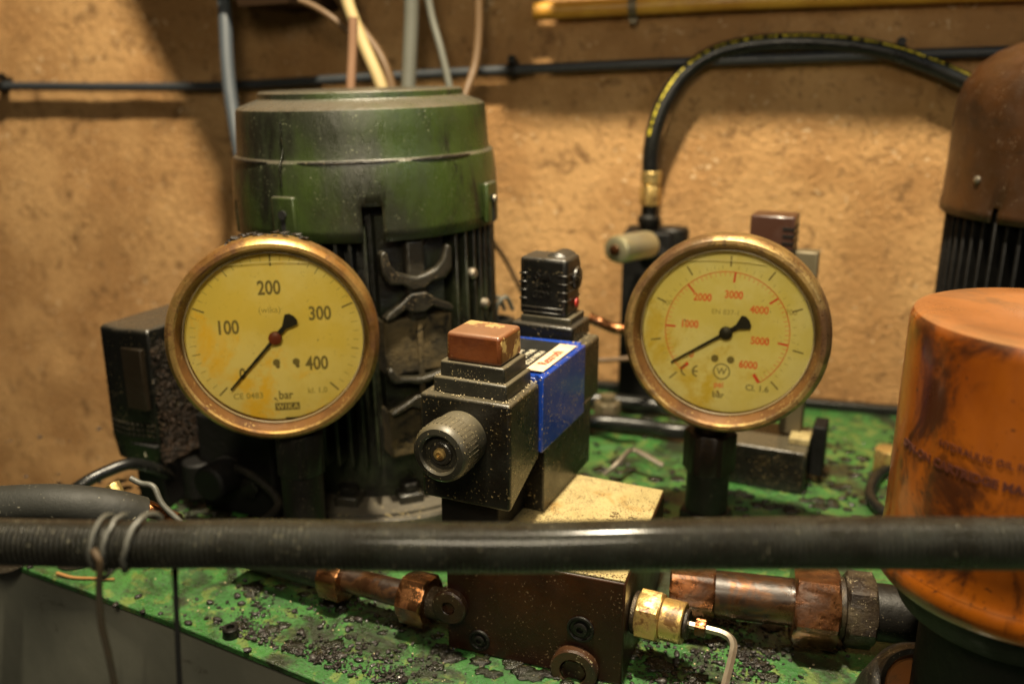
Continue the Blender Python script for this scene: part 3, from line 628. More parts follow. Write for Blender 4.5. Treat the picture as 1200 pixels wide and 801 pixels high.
# crumbs lying on the valve's ledges
random.seed(21); bm = B()
for i in range(120):
    q = random.random()
    if q < 0.4: u_, v_, z_ = random.uniform(-193,-151), random.choice((random.uniform(335.8,339), random.uniform(366.5,368))), 122.3
    elif q < 0.65: u_, v_, z_ = random.uniform(-153.6,-151), random.uniform(337,369), 122.3
    elif q < 0.85: u_, v_, z_ = random.uniform(-189,-154), random.choice((random.uniform(339,341), random.uniform(365.6,366.4))), 129.4
    else: u_, v_, z_ = random.uniform(-157.5,-151), random.uniform(429,457), 122
    a = vb(u_,u_,v_,v_,z_,z_); lump(bm, (a[0],a[2],a[4]), random.uniform(.15,.38), seed=i, sub=1)
tag(obj('dust_crumbs', bm, M['crumb_pale'], vl), 'pale dust crumbs along its ledges', kind='stuff')
# ================================================================== GAUGES
def disc_mt(r): return None
def gauge(label, p, R, yaw, tilt, dialm, bezm, ring_w):
    """local frame: dial faces -y; x right, z up; origin at dial centre"""
    g = thing('pressure_gauge', label, 'pressure gauge', p)
    g.rotation_euler = (rad(-tilt), 0, rad(yaw))
    mt = T(rx=90)       # lathe z -> -y
    bm = B(); lathe(bm, [(0,-34),(R-10,-34),(R-5,-31),(R-4,-8),(R-4,-2)], 96, mt, cap=False); obj('case', bm, M['case'], g)
    bm = B(); lathe(bm, [(R-3,-9),(R-0.6,-8),(R,-5),(R,3.5),(R-0.8,6.2),(R-2.6,7.8),(R-4.4,7.9),(R-5.4,7.2)], 128, mt, cap=False)
    bz = obj('bezel', bm, bezm, g)
    bm = B(); lathe(bm, [(R-5.4,7.2),(R-ring_w+1.4,3.4),(R-ring_w+0.4,1.0),(R-ring_w,-4.5),(R-ring_w-0.4,-4.8)], 128, mt, cap=False); obj('inner_ring', bm, M['inner_ring'], bz)
    bm = B(); tube(bm, [(( R-ring_w-.2)*math.sin(2*math.pi*i/96), -1.0, (R-ring_w-.2)*math.cos(2*math.pi*i/96)) for i in range(97)], 0.38, seg=8, smooth=0); obj('gasket', bm, M['gasket'], bz)
    bm = B(); lathe(bm, [(R-ring_w+0.5,-4.4),(0,-4.4)], 96, mt, cap=False); d = obj('dial', bm, dialm, g)
    bm = B(); lathe(bm, [(R-ring_w+0.2,0.6),(0,0.6)], 96, mt, cap=False); obj('glass', bm, M['glass'], g)
    return g, d
def dpt(r, a, h=0.0): # dial point; a degrees clockwise from top; on dial plane
    return Vector((r*math.sin(rad(a)), 4.4-h, r*math.cos(rad(a))))
def tick(bm, a, r0, r1, w, h=0.12):
    box(bm, -w/2, w/2, 4.4-h, 4.36, r0, r1, Matrix.Rotation(rad(a), 4, 'Y'))
def dtext(s, x, z, size, h=0.12, **k): return text_bm(s, size, T((x, 4.4-h/2, z), rx=90), h*0.9, **k)
def needle(g, ang, L, tail, w, hubm):
    bm = B(); mt = Matrix.Rotation(rad(ang), 4, 'Y'); y0, y1 = 1.9, 1.3
    def poly(pts):
        a = [bm.verts.new((x, y1, z)) for x, z in pts]; b = [bm.verts.new((x, y0, z)) for x, z in pts]
        bm.faces.new(a); bm.faces.new(list(reversed(b)))
        for i in range(len(a)): j = (i+1) % len(a); bm.faces.new((a[i], b[i], b[j], a[j]))
    poly([(-w*.5,0),(w*.5,0),(w*.28,L),(-w*.28,L)])
    poly([(-w*.6,0),(-w*.75,-tail*0.5),(-w*2.3,-tail*0.88),(-w*1.5,-tail),(0,-tail*1.04),(w*1.5,-tail),(w*2.3,-tail*0.88),(w*.75,-tail*0.5),(w*.6,0)])
    bmesh.ops.transform(bm, matrix=mt, verts=bm.verts[:]); nd = obj('needle', bm, M['needle'], g)
    bm = B(); lathe(bm, [(w*1.9,-2.6),(w*1.9,-0.6),(w*1.5,-0.1),(0,0)], 32, T(rx=90), cap=False); obj('hub', bm, hubm, nd)
GLp = PY(322, 397, 447)
RL = 53.0
g1, d1 = gauge('left round brass gauge with black numbers up to 400 bar and a yellow dial', GLp, RL, 9, 0.5, M['dial'], M['bezel'], 8.0)
for i in range(0, 41, 5):
    bm = B(); tick(bm, -135+i*6.75, *((37.0, 43.0, 0.8) if i % 10 == 0 else (38.8, 42.6, 0.4))); obj('scale_mark', bm, M['ink'], d1)
bm = B()
for i in range(0, 41):
    if i % 5: tick(bm, -135+i*6.75, 39.6, 42.4, 0.3)
obj('fine_scale_marks', bm, M['ink_faint'], d1)
for s, x, z in (('100',-23.5,5.5),('200',-1.5,25.5),('300',23,11.2),('400',20,-15.5),('0',-18,-19.5)):
    obj('numeral', dtext(s, x, z, 10.2 if s != '0' else 8.4, sx=0.76, offset=0.24), M['ink'], d1)
obj('unit_writing', dtext('bar', 3.0, -32.0, 6.6, sx=.85, offset=0.1), M['ink'], d1)
obj('class_writing', dtext('kl. 1,0', 19.5, -30.2, 4.2, offset=0.05), M['ink_faint'], d1)
obj('approval_mark', dtext('CE 0483', -16, -31.5, 4.4, offset=0.05), M['ink_faint'], d1)
bm = B(); box(bm, -2.8, 9.8, 4.26, 4.36, -40.2, -36.2); pl = obj('maker_plate', bm, M['ink'], d1)
obj('maker_writing', dtext('WIKA', 3.5, -38.3, 3.8, h=0.3, spacing=1.25, offset=0.05), M['dial'], pl)
obj('faint_emblem', dtext('(wika)', -2, 14.2, 4.6), M['ink_faint'], d1)
bm = B()
for x in (-0.5, 9.5):
    lathe(bm, [(1.8,0),(1.8,.6),(0,.7)], 20, T((x, 4.4, -13.8), rx=90))
    lathe(bm, [(1.0,0),(1.0,.6),(0,.7)], 12, T((x+.6, 4.4, -16), rx=90))
obj('dial_rivets', bm, M['ink'], d1)
needle(g1, -138, 36, 14.5, 1.75, M['hub_red'])
bm = B(); tube(bm, [(x, 1.4, 39.6-0.0025*x*x) for x in range(-21, 20, 4)], 0.22, seg=6, smooth=0); obj('oil_line', bm, M['liquid'], g1)
GRp = PY(850, 391, 460)
RR = 53.0
g2, d2 = gauge('right round brass gauge with red psi scale inside black bar ticks, greenish dial', GRp, RR, -19, 1.5, M['dial2'], M['bezel2'], 8.6)
for i in range(0, 9): bm = B(); tick(bm, -135+i*33.75, 35.0, 40.5, 0.75); obj('bar_scale_mark', bm, M['ink'], d2)
bm = B()
for i in range(0, 41):
    if i % 5: tick(bm, -135+i*6.75, 33.8, 35.6, 0.22)
obj('fine_bar_marks', bm, M['ink_faint'], d2)
def psi(p): return -135+270*p/5800.0
for k in range(0, 7): bm = B(); tick(bm, psi(k*1000), 26.8, 32.0, 1.0 if k not in (0, 6) else 1.7); obj('psi_scale_mark', bm, M['ink_red_strong'], d2)
bm = B()
for k in range(0, 60):
    if k % 10: tick(bm, psi(k*100), 29.8, 31.8, 0.22)
tube(bm, [dpt(32.2, a, 0.06) for a in range(-136, 147, 4)], 0.22, seg=4, smooth=0)
obj('fine_psi_marks', bm, M['ink_red'], d2)
for s, x, z in (('0',-17.5,-14),('1000',-19.5,2.5),('2000',-13.5,17.5),('3000',2.5,20),('4000',16,13),('5000',17.5,-3.5),('6000',12.5,-17)):
    obj('numeral', dtext(s, x, z, 5.6, sx=.85, offset=0.16), M['ink_red'], d2)
for s, a in (('100',-67.5),('200',0),('300',67.5)):
    q = dpt(34.5, a); obj('bar_numeral', dtext(s, q.x, q.z+6.0 if a == 0 else q.z, 4.0), M['ink_faint'], d2) if a else None
obj('unit_writing', dtext('psi', -2, -29.5, 4.6, offset=.06), M['ink_red'], d2)
obj('bar_writing', dtext('bar', -2, -35.2, 4.8, offset=.06), M['ink'], d2)
obj('class_writing', dtext('Cl. 1.6', 18, -29.5, 4.6, offset=.05), M['ink'], d2)
bm = B()
def arc(cx, cz, r, a0, a1, w=0.5, n=16):
    tube(bm, [Vector((cx+r*math.sin(rad(a0+(a1-a0)*i/n)), 4.3, cz+r*math.cos(rad(a0+(a1-a0)*i/n)))) for i in range(n+1)], w, seg=6, smooth=0)
arc(-19.5, -23.2, 2.9, -10, -170, .42); arc(-13.4, -23.2, 2.9, -10, -170, .42); box(bm, -16.2, -13.6, 4.1, 4.36, -23.6, -22.8)
obj('approval_mark', bm, M['ink'], d2)
bm = B(); arc(-1, -22, 4.2, 0, 360, .3, 32); merge(bm, dtext('W', -1, -22, 5, offset=.05)); obj('round_emblem', bm, M['ink'], d2)
bm = B()
for x in (-5, 3.3): lathe(bm, [(1.9,0),(1.9,.6),(0,.7)], 20, T((x, 4.4, -15.0), rx=90))
obj('dial_rivets', bm, M['ink'], d2)
obj('faint_writing', dtext('EN 837-1', -1, 10.5, 3.8), M['ink_faint'], d2)
needle(g2, -124, 33.5, 13.5, 1.8, M['needle'])
bm = B(); tube(bm, [(x, 1.4, 38.6-0.0025*x*x) for x in range(-22, 22, 4)], 0.22, seg=6, smooth=0); obj('oil_line', bm, M['liquid'], g2)
# threaded stems under the gauges
def stem(label, gp, dx, dy, z_hex, hex_af, cap_, z_foot):
    p = Vector((gp.x+dx, gp.y+dy, 0)); s = thing('gauge_stem', label, 'pipe fitting', p)
    bm = B(); hexn(bm, hex_af, z_hex-24, z_hex, phase=0.3); cyl(bm, hex_af*.36, z_hex, z_hex+10, 24); obj('hex_nut', bm, M[cap_], s)
    bm = B(); cyl(bm, hex_af*.46, 0.2, z_hex-23, 28, ch=1); hexn(bm, hex_af*1.02, z_foot-6, z_foot+8); obj('adapter', bm, M['dark_steel'], s)
    return s
stem('black hex fitting carrying the left gauge', GLp, 6, 12, 74, 25, 'dark_steel', 12)
stem('dark brown hex fitting carrying the right gauge', GRp, 0, 18, 66, 26, 'dark_red', 10)
# grime on the left gauge's top
random.seed(5); bm = B()
for i in range(34):
    a = rad(random.uniform(-22, 20)); r_ = RL+random.uniform(-.5, 1.2); lump(bm, (r_*math.sin(a), random.uniform(0, 10), r_*math.cos(a)), random.uniform(.5, 1.9), 1.8, 1, .35, seed=i, sub=1)
tag(obj('grime', bm, M['crumb'], g1), 'flakes of grime on its top edge', kind='stuff')
# ================================================================== LEFT CONNECTOR BOX
lbx = thing('connector_box', 'upright dark plastic plug box covered in fuzzy grime, left of the left gauge', 'plug box', UV(-416, 378, 0), -24)
# local x=u+420, y=v-378
bm = B()
sec = [(-20,-1),(-3.5,-3.5),(16.5,0),(18.5,72),(-20,60)]
lo = [bm.verts.new((x*0.93-1.0, y+ (2 if y < 10 else 0), 30)) for x, y in sec]; mid = [bm.verts.new((x-0.5, y, 46)) for x, y in sec]; hi = [bm.verts.new((x, y, 113.5)) for x, y in sec]
sec2 = [bm.verts.new((x*0.93, y*0.97+1.5, 115.5)) for x, y in sec]
for a, b in ((lo, mid), (mid, hi), (hi, sec2)):
    for i in range(5): j = (i+1) % 5; bm.faces.new((a[i], a[j], b[j], b[i]))
bm.faces.new(list(reversed(lo))); bm.faces.new(sec2)
lh = obj('housing', bm, M['conn_black'], lbx, bevel=1.0)
bm = B()
for k in range(3):
    for i in range(10):
        x_ = -17.6+i*3.4; yf = -1-2.5*(x_+20)/16.5 if x_ < -3.5 else -3.5+3.5*(x_+3.5)/20; box(bm, x_-.9, x_+.9, yf-.9, yf+2, 54.5-k*3.4, 56.2-k*3.4)
obj('vent_ribs', bm, M['conn_black'], lh)
bm = B(); box(bm, -3.4, 15.8, -3.4, 0, 42.8, 43.6); obj('seam', bm, M['void'], lh)
bm = B(); box(bm, -2.2, 13.0, -3.75, 0, 66, 104); obj('window', bm, mat('smoked_window', (0.012,0.008,0.004), 0.3, grime=(0.16,0.05,0.008), grime_amt=0.16, gscale=45, bump=.4), lh, bevel=.5)
bm = text_bm('L', 3.4, T((8, -4.1, 38), rx=90), .3); obj('moulded_writing', bm, M['plate_print'], lh)
random.seed(9); bm = B()
for i in range(4200):
    z = random.uniform(33, 108)**1.0; z = 33+75*random.random()**1.5; y = random.uniform(0, 74); x = 17.4+y/36+random.uniform(0, 1)*(1-abs(z-50)/80)*3
    p = Vector((x, y, z)); d = Vector((random.uniform(-.2,1), random.uniform(-1,1), random.uniform(-1,1))).normalized()*random.uniform(.6,2.4)
    bend = Vector((random.uniform(-1,1),)*3)*.5
    tube(bm, [p, p+d*.5+bend, p+d], 0.075, seg=3, smooth=0)
for i in range(900):
    z = 33+70*random.random()**1.4; yy = random.uniform(0,72); lump(bm, (17+yy/36, yy, z), random.uniform(.3,.9), .4, 1, 1, seed=i, sub=1)
tag(obj('fuzzy_grime', bm, M['fuzz'], lh), 'brown fuzzy grime on the right side', kind='stuff')
bm = B(); box(bm, -8, 14, 2, 40, 0.5, 31); cyl(bm, 9, 8, 31, 24, T((30,14,0))); obj('coil_block', bm, M['black'], lbx, bevel=1.5)
# black valve body standing between plug box and gauge stem
lv = thing('spool_valve', 'sooty black valve block between the plug box and the left gauge fitting', 'valve', UV(-350, 400, 0), -24)
bm = B(); box(bm, -34, 22, -8, 44, 0.5, 62); obj('body', bm, M['black'], lv, bevel=2)
bm = B(); box(bm, -31, 18, -4, 40, 62.2, 84); cyl(bm, 11, 0, 20, 24, T((-10,-8,28), rx=90)); obj('coil', bm, M['black'], lv, bevel=2)
bm = B(); hexn(bm, 12, 0, 4, T((6,-8.2,22), rx=90)); obj('nut', bm, M['dark_steel'], lv)
bm = B(); box(bm, -22, -10, -12, -8.3, 18, 21); obj('tab', bm, M['plaque_grey'], lv)
# ================================================================== HOSES AND PIPES LEFT
HY = 238
hp = [PY(-320,626,258), PY(-80,630,252), PY(0,631,250), PY(150,634,246), PY(300,636,243), PY(450,637,241), PY(600,637,239), PY(800,636,236), PY(1000,634,234), PY(1200,632,232), PY(1400,630,229), PY(1750,626,224)]
hp = [p+Vector((0, 0, .5*math.sin(i*1.9))) for i, p in enumerate(hp)]
hs = thing('hydraulic_hose', 'thick greasy dark hose crossing the whole foreground', 'hose', hp[2])
bm = B(); tube(bm, hp, lambda t: 6.9+0.85*t, seg=40, smooth=22); bmesh.ops.translate(bm, vec=(0,0,-0.7), verts=bm.verts[:]); obj('hose_tube', bm, M['hose'], hs, mtx=inv(hs), angle=80)
# tie wire
random.seed(12)
tw = thing('tie_wire', 'loose greasy wire wound round the foreground hose with its end hanging down', 'wire', PY(120,634,246))
def hosept(px):
    for a, b in zip(hp, hp[1:]):
        pa, pb = 600+FPX*a.x/(a.y*cp+(CH-a.z)*sp), 600+FPX*b.x/(b.y*cp+(CH-b.z)*sp)
        if pa <= px <= pb: return a.lerp(b, (px-pa)/(pb-pa))
c1, c2 = hosept(122), hosept(172)
def loop(c, r, a0, a1, drift, n=22):
    return [c+Vector((drift*(i/n)+random.uniform(-.25,.25), -math.cos(rad(a0+(a1-a0)*i/n))*r, math.sin(rad(a0+(a1-a0)*i/n))*r)) for i in range(n+1)]
bm = B()
l1 = loop(c1+Vector((-1.5,0,0)), 7.9, -60, 300, 5)
l2 = loop(c1+Vector((6,0,0)), 8.0, 120, -120, -6)
l3 = loop(c2+Vector((2,0,0)), 8.3, 150, -100, -9)
tube(bm, l1+[l1[-1]+Vector((-3,-1,-3))], .8, seg=8, smooth=3)
tube(bm, l2, .8, seg=8, smooth=3)
obj('wire_turn', bm, M['wire'], tw, mtx=inv(tw))
bm = B(); tube(bm, l3, .9, seg=8, smooth=3); obj('wire_turn', bm, M['wire'], tw, mtx=inv(tw))
bm = B(); tube(bm, [hosept(124)+Vector((0,-8,2)), PY(117,660,238), PY(116,690,240), PY(119,730,241), PY(127,765,242), PY(137,815,243)], 1.05, seg=8); obj('hanging_end', bm, M['wire_rust'], tw, mtx=inv(tw))
tube_thing('hanging_cord', 'thin straight black cord hanging from the foreground hose', 'cord', [PY(204,640,256), PY(205,668,250), PY(207,720,250), PY(209,770,250), PY(212,830,250)], 0.85, M['void'], seg=8)
tube_thing('black_hose', 'fat black hose end lying behind the foreground hose at far left', 'hose', [PY(-60,600,330), PY(0,594,330), PY(70,592,331), PY(130,598,335), PY(165,606,340)], 8.6, M['rubber_dust'], seg=24)
tube_thing('looped_cable', 'blue black cable arching out from under the plug box', 'cable', [PY(70,590,470), PY(95,568,475), PY(125,552,485), PY(155,543,495), PY(185,550,508), PY(205,562,525)], 3.6, M['rubber'])
bf = thing('brass_elbow', 'small bright brass elbow below the plug box', 'pipe fitting', PY(140,578,390))
bm = B(); pA, pB = PY(131,566,390), PY(142,588,388)
hexn(bm, 6, 0, 9, axis_mat(pA, pB-pA)); obj('nut', bm, M['brass_bright'], bf, mtx=inv(bf))
bm = B(); tube(bm, [PY(142,588,388), PY(160,592,386), PY(185,600,384), PY(208,610,380)], lambda t: 4.6-t, seg=16); obj('copper_tube', bm, M['copper'], bf, mtx=inv(bf))
tube_thing('bent_wire', 'thin dark wire bent down beside the brass elbow', 'wire', [PY(153,560,385), PY(165,566,384), PY(180,570,383), PY(190,590,380), PY(212,612,378)], 1.4, M['wire'], smooth=5)
tube_thing('grey_cable', 'grey cable bent into a V left of the gauge fitting', 'cable', [PY(235,556,510), PY(255,553,505), PY(275,548,498), PY(300,560,488), PY(322,580,478), PY(325,594,470), PY(305,612,455), PY(270,625,440)], 2.4, M['dusty_cable'], smooth=6)
tube_thing('grey_cable', 'thick grey cable curling behind the left gauge fitting', 'cable', [PY(235,570,510), PY(278,538,505), PY(300,528,500), PY(330,534,495), PY(372,575,490)], 2.6, M['dusty_cable'], smooth=6)
# ------------------------------------------------------------------ lower left pipe run
def run(name, label, cat, pieces, p0, p1, parent_mtx=True):
    t = thing(name, label, cat, p0); d = (Vector(p1)-Vector(p0)); L = d.length; mt = inv(t) @ axis_mat(p0, d)
    for nm, kind, s0, s1, size, m, ph in pieces:
        bm = B()
        if kind == 'hex': hexn(bm, size, s0, s1, None, ph)
        else: cyl(bm, size/2, s0, s1, 36, ch=.5)
        obj(nm, bm, m, t, mtx=mt)
    return t
pL0 = UV(-173, 0, 0); pe = GZ(510,706,17)
e_uv = toUV(pe); pS = UV(-178.2, e_uv.y, 17); pF = UV(-300, e_uv.y+2, 17)
run('pipe_run', 'copper coloured nuts and greasy tube running into the manifold from the left', 'pipe',
    [('collar','cyl',0,13,15,M['steel_dirty'],0), ('nut','hex',12,26,23,M['copper'],0.35), ('tube','cyl',25,61,13,M['pipe_brown'],0), ('nut','hex',60,72,22,M['copper'],0.2), ('tube','cyl',72,128,16,M['dark_steel'],0)], pS, pF)
# ------------------------------------------------------------------ brass fitting right of the manifold
q0 = PU(743,716,-95.6); q0uv = toUV(q0); q1 = UV(-95.6+100, q0uv.y, q0uv.z)
bfit = run('brass_fitting', 'pale brass hex plug on the right side of the manifold', 'pipe fitting',
    [('collar','cyl',0,2.5,19,M['steel_dirty'],0), ('nut','hex',2.5,13,21,M['brass_bright'],0.1), ('barrel','cyl',13,23,18.5,M['brass_bright'],0), ('lock_ring','cyl',23,25,13,M['steel_dirty'],0)], q0, q1)
# hex key lying in it
k0 = UV(-95.6+25, q0uv.y, q0uv.z)
ak = thing('hex_key', 'bent steel hex key sticking out of the brass fitting', 'hex key', k0)
bm = B(); ra = UV(-95.6+36, q0uv.y, q0uv.z)
ptsk = [k0, ra]+[UV(-95.6+a_, q0uv.y+b_, max(2.5, q0uv.z+c_)) for a_, b_, c_ in ((40,-.5,0),(43,-2,-.2),(45,-5,-.6),(46,-10,-1.5),(46.5,-30,-5.5),(46.5,-60,-11))]
tube(bm, ptsk, 1.75, seg=6, smooth=5); obj('shank', bm, M['steel'], ak, mtx=inv(ak), angle=50)
bm = B(); hexn(bm, 7.5, 3.0, 7.5, axis_mat(k0, ra-k0)); obj('nut', bm, M['copper'], ak, mtx=inv(ak))
tube_thing('hex_key', 'small bent steel hex key lying on the green lid behind the manifold', 'hex key', [GZ(708,556,8), GZ(722,545,14), GZ(735,530,18), GZ(742,527,18), GZ(752,531,17), GZ(777,545,12)], 1.9, M['steel'], seg=6, smooth=4)
# ------------------------------------------------------------------ right pipe run
r0, r1 = GZ(780,688,22), GZ(1024,716,22)
d = (r1-r0); Lr = d.length
run('pipe_run', 'thick brown pipe with big copper coloured hex nuts at the lower right', 'pipe',
    [('nut','hex',4,25,24,M['copper'],0.5), ('tube','cyl',22,61,22,M['pipe_brown'],0), ('nut','hex',60,80,35,M['copper'],0.52), ('collar','cyl',80,83,28,M['steel_dirty'],0), ('nut','hex',83,96,31,M['steel_dirty'],0.42), ('pipe_end','cyl',96,130,26,M['dark_steel'],0)], r0-d.normalized()*2, r1)
# bottom right pipe mouth
pm0 = GZ(1082,812,18)
mouth = thing('pipe_elbow', 'dark round pipe mouth with rusty orange inside at the bottom right corner', 'pipe fitting', pm0)
bm = B(); lathe(bm, [(0,-24),(21,-24),(21.5,-2),(19.5,1.0),(17.5,1.8),(15.5,1.0),(15,-3)], 56, T(rx=38), cap=False); obj('collar', bm, M['cast_grey'], mouth)
bm = B(); lathe(bm, [(15.2,-3),(14,-1.5),(8,-1.0),(0,-.8)], 48, T(rx=38), cap=False); obj('rusty_plug', bm, M['filter_orange'], mouth)
# ================================================================== FILTER
FC = Vector((188, 302, 0)); FR = 47.5
fl = thing('oil_filter', 'orange spin-on oil filter with faded writing, at the right edge', 'oil filter', FC)
bm = B(); lathe(bm, [(0,175.6),(20,176.5),(34,178.0),(44,178.9),(46.2,178.1),(47.2,176.2),(FR,173),(FR,98),(FR+.5,91),(FR+1.6,88.5)], 112, None, cap=False); can = obj('canister', bm, M['filter_orange'], fl)
bm = B(); lathe(bm, [(FR+1.2,89),(FR+2.2,87),(FR+2.7,84),(FR+2.2,80.5),(FR+1,79),(FR-4,79)], 112, None, cap=False); obj('rim', bm, M['filter_orange'], fl)
bm = B(); lathe(bm, [(FR-4,79),(FR-5,73),(FR-8,66),(30,60),(30,6),(34,4),(34,0.4)], 64); obj('filter_head', bm, M['black'], fl)
def wrap(bm, R_):   # bend flat text (x along arc, z up, y=0) round the canister
    for v in bm.verts:
        a = v.co.x/R_; r_ = R_-v.co.y; v.co = Vector((r_*math.sin(a), -r_*math.cos(a), v.co.z))
def ftext(s, arcx, z, size, **k):
    b = text_bm(s, size, T((arcx, -0.05, z), rx=90), 0.12, align='LEFT', **k)
    bmesh.ops.subdivide_edges(b, edges=[e for e in b.edges if e.calc_length() > 1.5], cuts=2); wrap(b, FR+0.12); return b
for s, x, z, sz, of in (('HYDRAULIC OIL FILTER', -57, 140.0, 3.4, .04), ('SPIN-ON CARTRIDGE MADE IN GERMANY', -76, 132.5, 4.2, .16), ('CHANGE CARTRIDGE EVERY 500 HOURS', -58, 111, 3.0, .02), ('max. 7 bar', -62, 104.5, 3.4, .05)):
    obj('printed_writing', ftext(s, x, z, sz, offset=of), M['filter_print'], can)
# ================================================================== UPPER HOSE AND REAR VALVE
hpts = [PW(x, y, 24 if x < 765 else max(13, 24-(x-765)*.2)) for x, y in ((762,232),(762,205),(763,178),(768,150),(780,118),(803,86),(840,62),(885,52),(935,49),(990,52),(1040,61),(1085,76),(1130,95),(1165,112))]
uh = thing('hydraulic_hose', 'black hose with yellow printed line arching from the brass fitting to the brown motor', 'hose', hpts[0])
bm = B(); tube(bm, hpts[1:], 6.5, seg=28, smooth=12); obj('hose_tube', bm, M['rubber'], uh, mtx=inv(uh))
sp_ = spline(hpts[2:], 12); bm = B(); random.seed(31)
i = 8
while i < len(sp_)-6:
    n_ = random.choice((1,2,2,3)); a, b = sp_[i], sp_[i+n_]; dd = (b-a).normalized()
    side = Vector((0,-1,0)); up = dd.cross(side); up = up if up.z > 0 or (abs(up.z) < .3 and up.x < 0) else -up
    off = (up*0.66+Vector((0,-.75,0))).normalized()*6.45
    wv = random.uniform(.5,1.0)
    m4 = Matrix.Translation((a+b)/2+off) @ Matrix((dd, off.normalized().cross(dd), off.normalized())).transposed().to_4x4()
    box(bm, -(b-a).length*.42, (b-a).length*.42, -wv, wv, -.2, .2, m4); i += n_+random.choice((0,0,1))
obj('yellow_marking', bm, M['yellow_mark'], uh, mtx=inv(uh))
bm = B(); RY = hpts[0].y; ax = Vector((hpts[0].x, RY, 0)); zf = PY(763,208,RY).z
cyl(bm, 8.1, zf-5, zf+5, 28, Matrix.Translation(ax), ch=.8); obj('ferrule', bm, M['brass_bright'], uh, mtx=inv(uh))
bm = B(); z2 = PY(763,228,RY).z; hexn(bm, 15, z2-8, z2+7, Matrix.Translation(ax)); cyl(bm, 5.4, z2+5, zf, 20, Matrix.Translation(ax)); obj('nut', bm, M['brass_bright'], uh, mtx=inv(uh))
rv = thing('block_valve', 'black block valve with a silver barrel knob, behind and left of the right gauge', 'valve', Vector((ax.x+3, RY, 0)), -15); rv.scale = (1.12, 1.0, 1)
zt = PY(763,268,RY).z
bm = B(); lathe(bm, [(5,zt-4),(6,zt+2),(8,zt+5),(8,zt+9),(5.6,zt+11),(5.4,z2-6)], 28, T((-3,0,0))); obj('adapter', bm, M['dark_steel'], rv)
bm = B(); box(bm, -19, 14, -14, 24, 0.4, zt-1); obj('block', bm, M['black'], rv, bevel=1.5)
bm = B(); cyl(bm, 12, zt-22, zt+1, 28, T((13,6,0)), ch=1.5); cyl(bm, 9, -22, 0, 24, T((-3, -12, zt-12), ry=-55, rz=20)); obj('port_boss', bm, M['dark_steel'], rv)
kp = PY(724, 293, 655); kq = PY(754, 287, 680)
bm = B(); lathe(bm, [(0,0),(3,0.3),(7.4,0.5),(9.4,1.6),(10.4,4),(10.4,(kq-kp).length+4)], 36, axis_mat(kp, kq-kp)); sk = obj('barrel_knob', bm, M['silver'], rv, mtx=inv(rv))
bm = B(); lathe(bm, [(4,-.2),(3.6,-1.6),(0,-2)], 20, axis_mat(kp, kq-kp)); obj('knob_screw', bm, M['copper'], sk, mtx=inv(rv))
# ------------------------------------------------------------------ second valve stack behind the right gauge
sv = thing('valve_stack', 'dark valve stack with a ribbed brown plug on top, behind the right gauge', 'valve', GZ(900,572,0)+Vector((0,22,0)), -24)
o_ = sv.location/MM
def lp(px, py, Y): return local(sv, PY(px, py, Y))
a = lp(880,250,565); b = lp(925,300,565); zt2 = PY(900,253,560).z; zb2 = PY(900,300,560).z
bm = B(); box(bm, a.x, b.x+3, a.y, a.y+22, zb2-10, zt2); cn = obj('ribbed_plug', bm, mat('brown_plastic', (0.045,0.016,0.008), .3, bump=.3, coat=.3), sv, bevel=1.2)
bm = B()
for k in range(5): box(bm, b.x-4, b.x+3.4, a.y-.6, a.y+20, zt2-8-k*4.5, zt2-6.6-k*4.5)
obj('ribs', bm, M['dark_steel'], cn)
bm = B(); box(bm, a.x-4, b.x+6, a.y-3, a.y+34, 60, zb2-10); obj('body', bm, M['black'], sv, bevel=1.5)
c = lp(925,400,560); e = lp(951,400,565)
bm = B(); box(bm, c.x-2, e.x, c.y, c.y+12, PY(935,510,556).z, PY(938,296,556).z); obj('metal_bar', bm, M['plaque_grey'], sv, bevel=1)
bm = B(); f_ = lp(925,512,548); h_ = lp(950,512,548); box(bm, f_.x, h_.x, f_.y-2, f_.y+14, PY(935,518,548).z, PY(935,511,548).z); obj('bright_ledge', bm, M['brass_block'], sv, bevel=.4)
bm = B(); i0 = lp(795,560,540); i1 = lp(946,560,552)
box(bm, i0.x+12, i1.x, -22, 26, 0.4, PY(935,518,548).z-.3); obj('base_block', bm, M['valve'], sv, bevel=1.5)
bm = B(); box(bm, i1.x+.5, i1.x+9, -2, 18, 6, 40); obj('bracket', bm, M['black'], sv, bevel=1)
# small pale grime plinth under it and things on the lid behind
tube_thing('hose', 'dark mossy hose lying on the lid behind the blue valve', 'hose', [GZ(668,500,8), GZ(700,494,8), GZ(750,498,8), GZ(800,505,8), GZ(850,500,8)], 5.5, M['rubber'])
tube_thing('hose', 'thinner dark hose lying along the wall edge behind the blue valve', 'hose', [GZ(650,468,8), GZ(700,468,8), GZ(760,474,8), GZ(800,478,8)], 6, M['rubber'])
nt_ = thing('pale_nut', 'small pale nut at the wall edge right of the blue valve', 'nut', GZ(712,470,18)); bm = B(); hexn(bm, 18, -18, 0); cyl(bm, 6, 0, 5, 20); obj('nut_body', bm, M['plaque_grey'], nt_)
br = thing('brass_nut', 'small brass nut on the lid left of the orange filter', 'nut', GZ(1040,535,10)); bm = B(); hexn(bm, 16, -9.7, 6); obj('nut_body', bm, M['brass_bright'], br)
tube_thing('coiled_cable', 'black cable loop peeping out left of the orange filter', 'cable', [GZ(1060,610,4), GZ(1030,596,4), GZ(1020,575,4), GZ(1035,552,4), GZ(1070,545,4)], 3.6, M['rubber'])
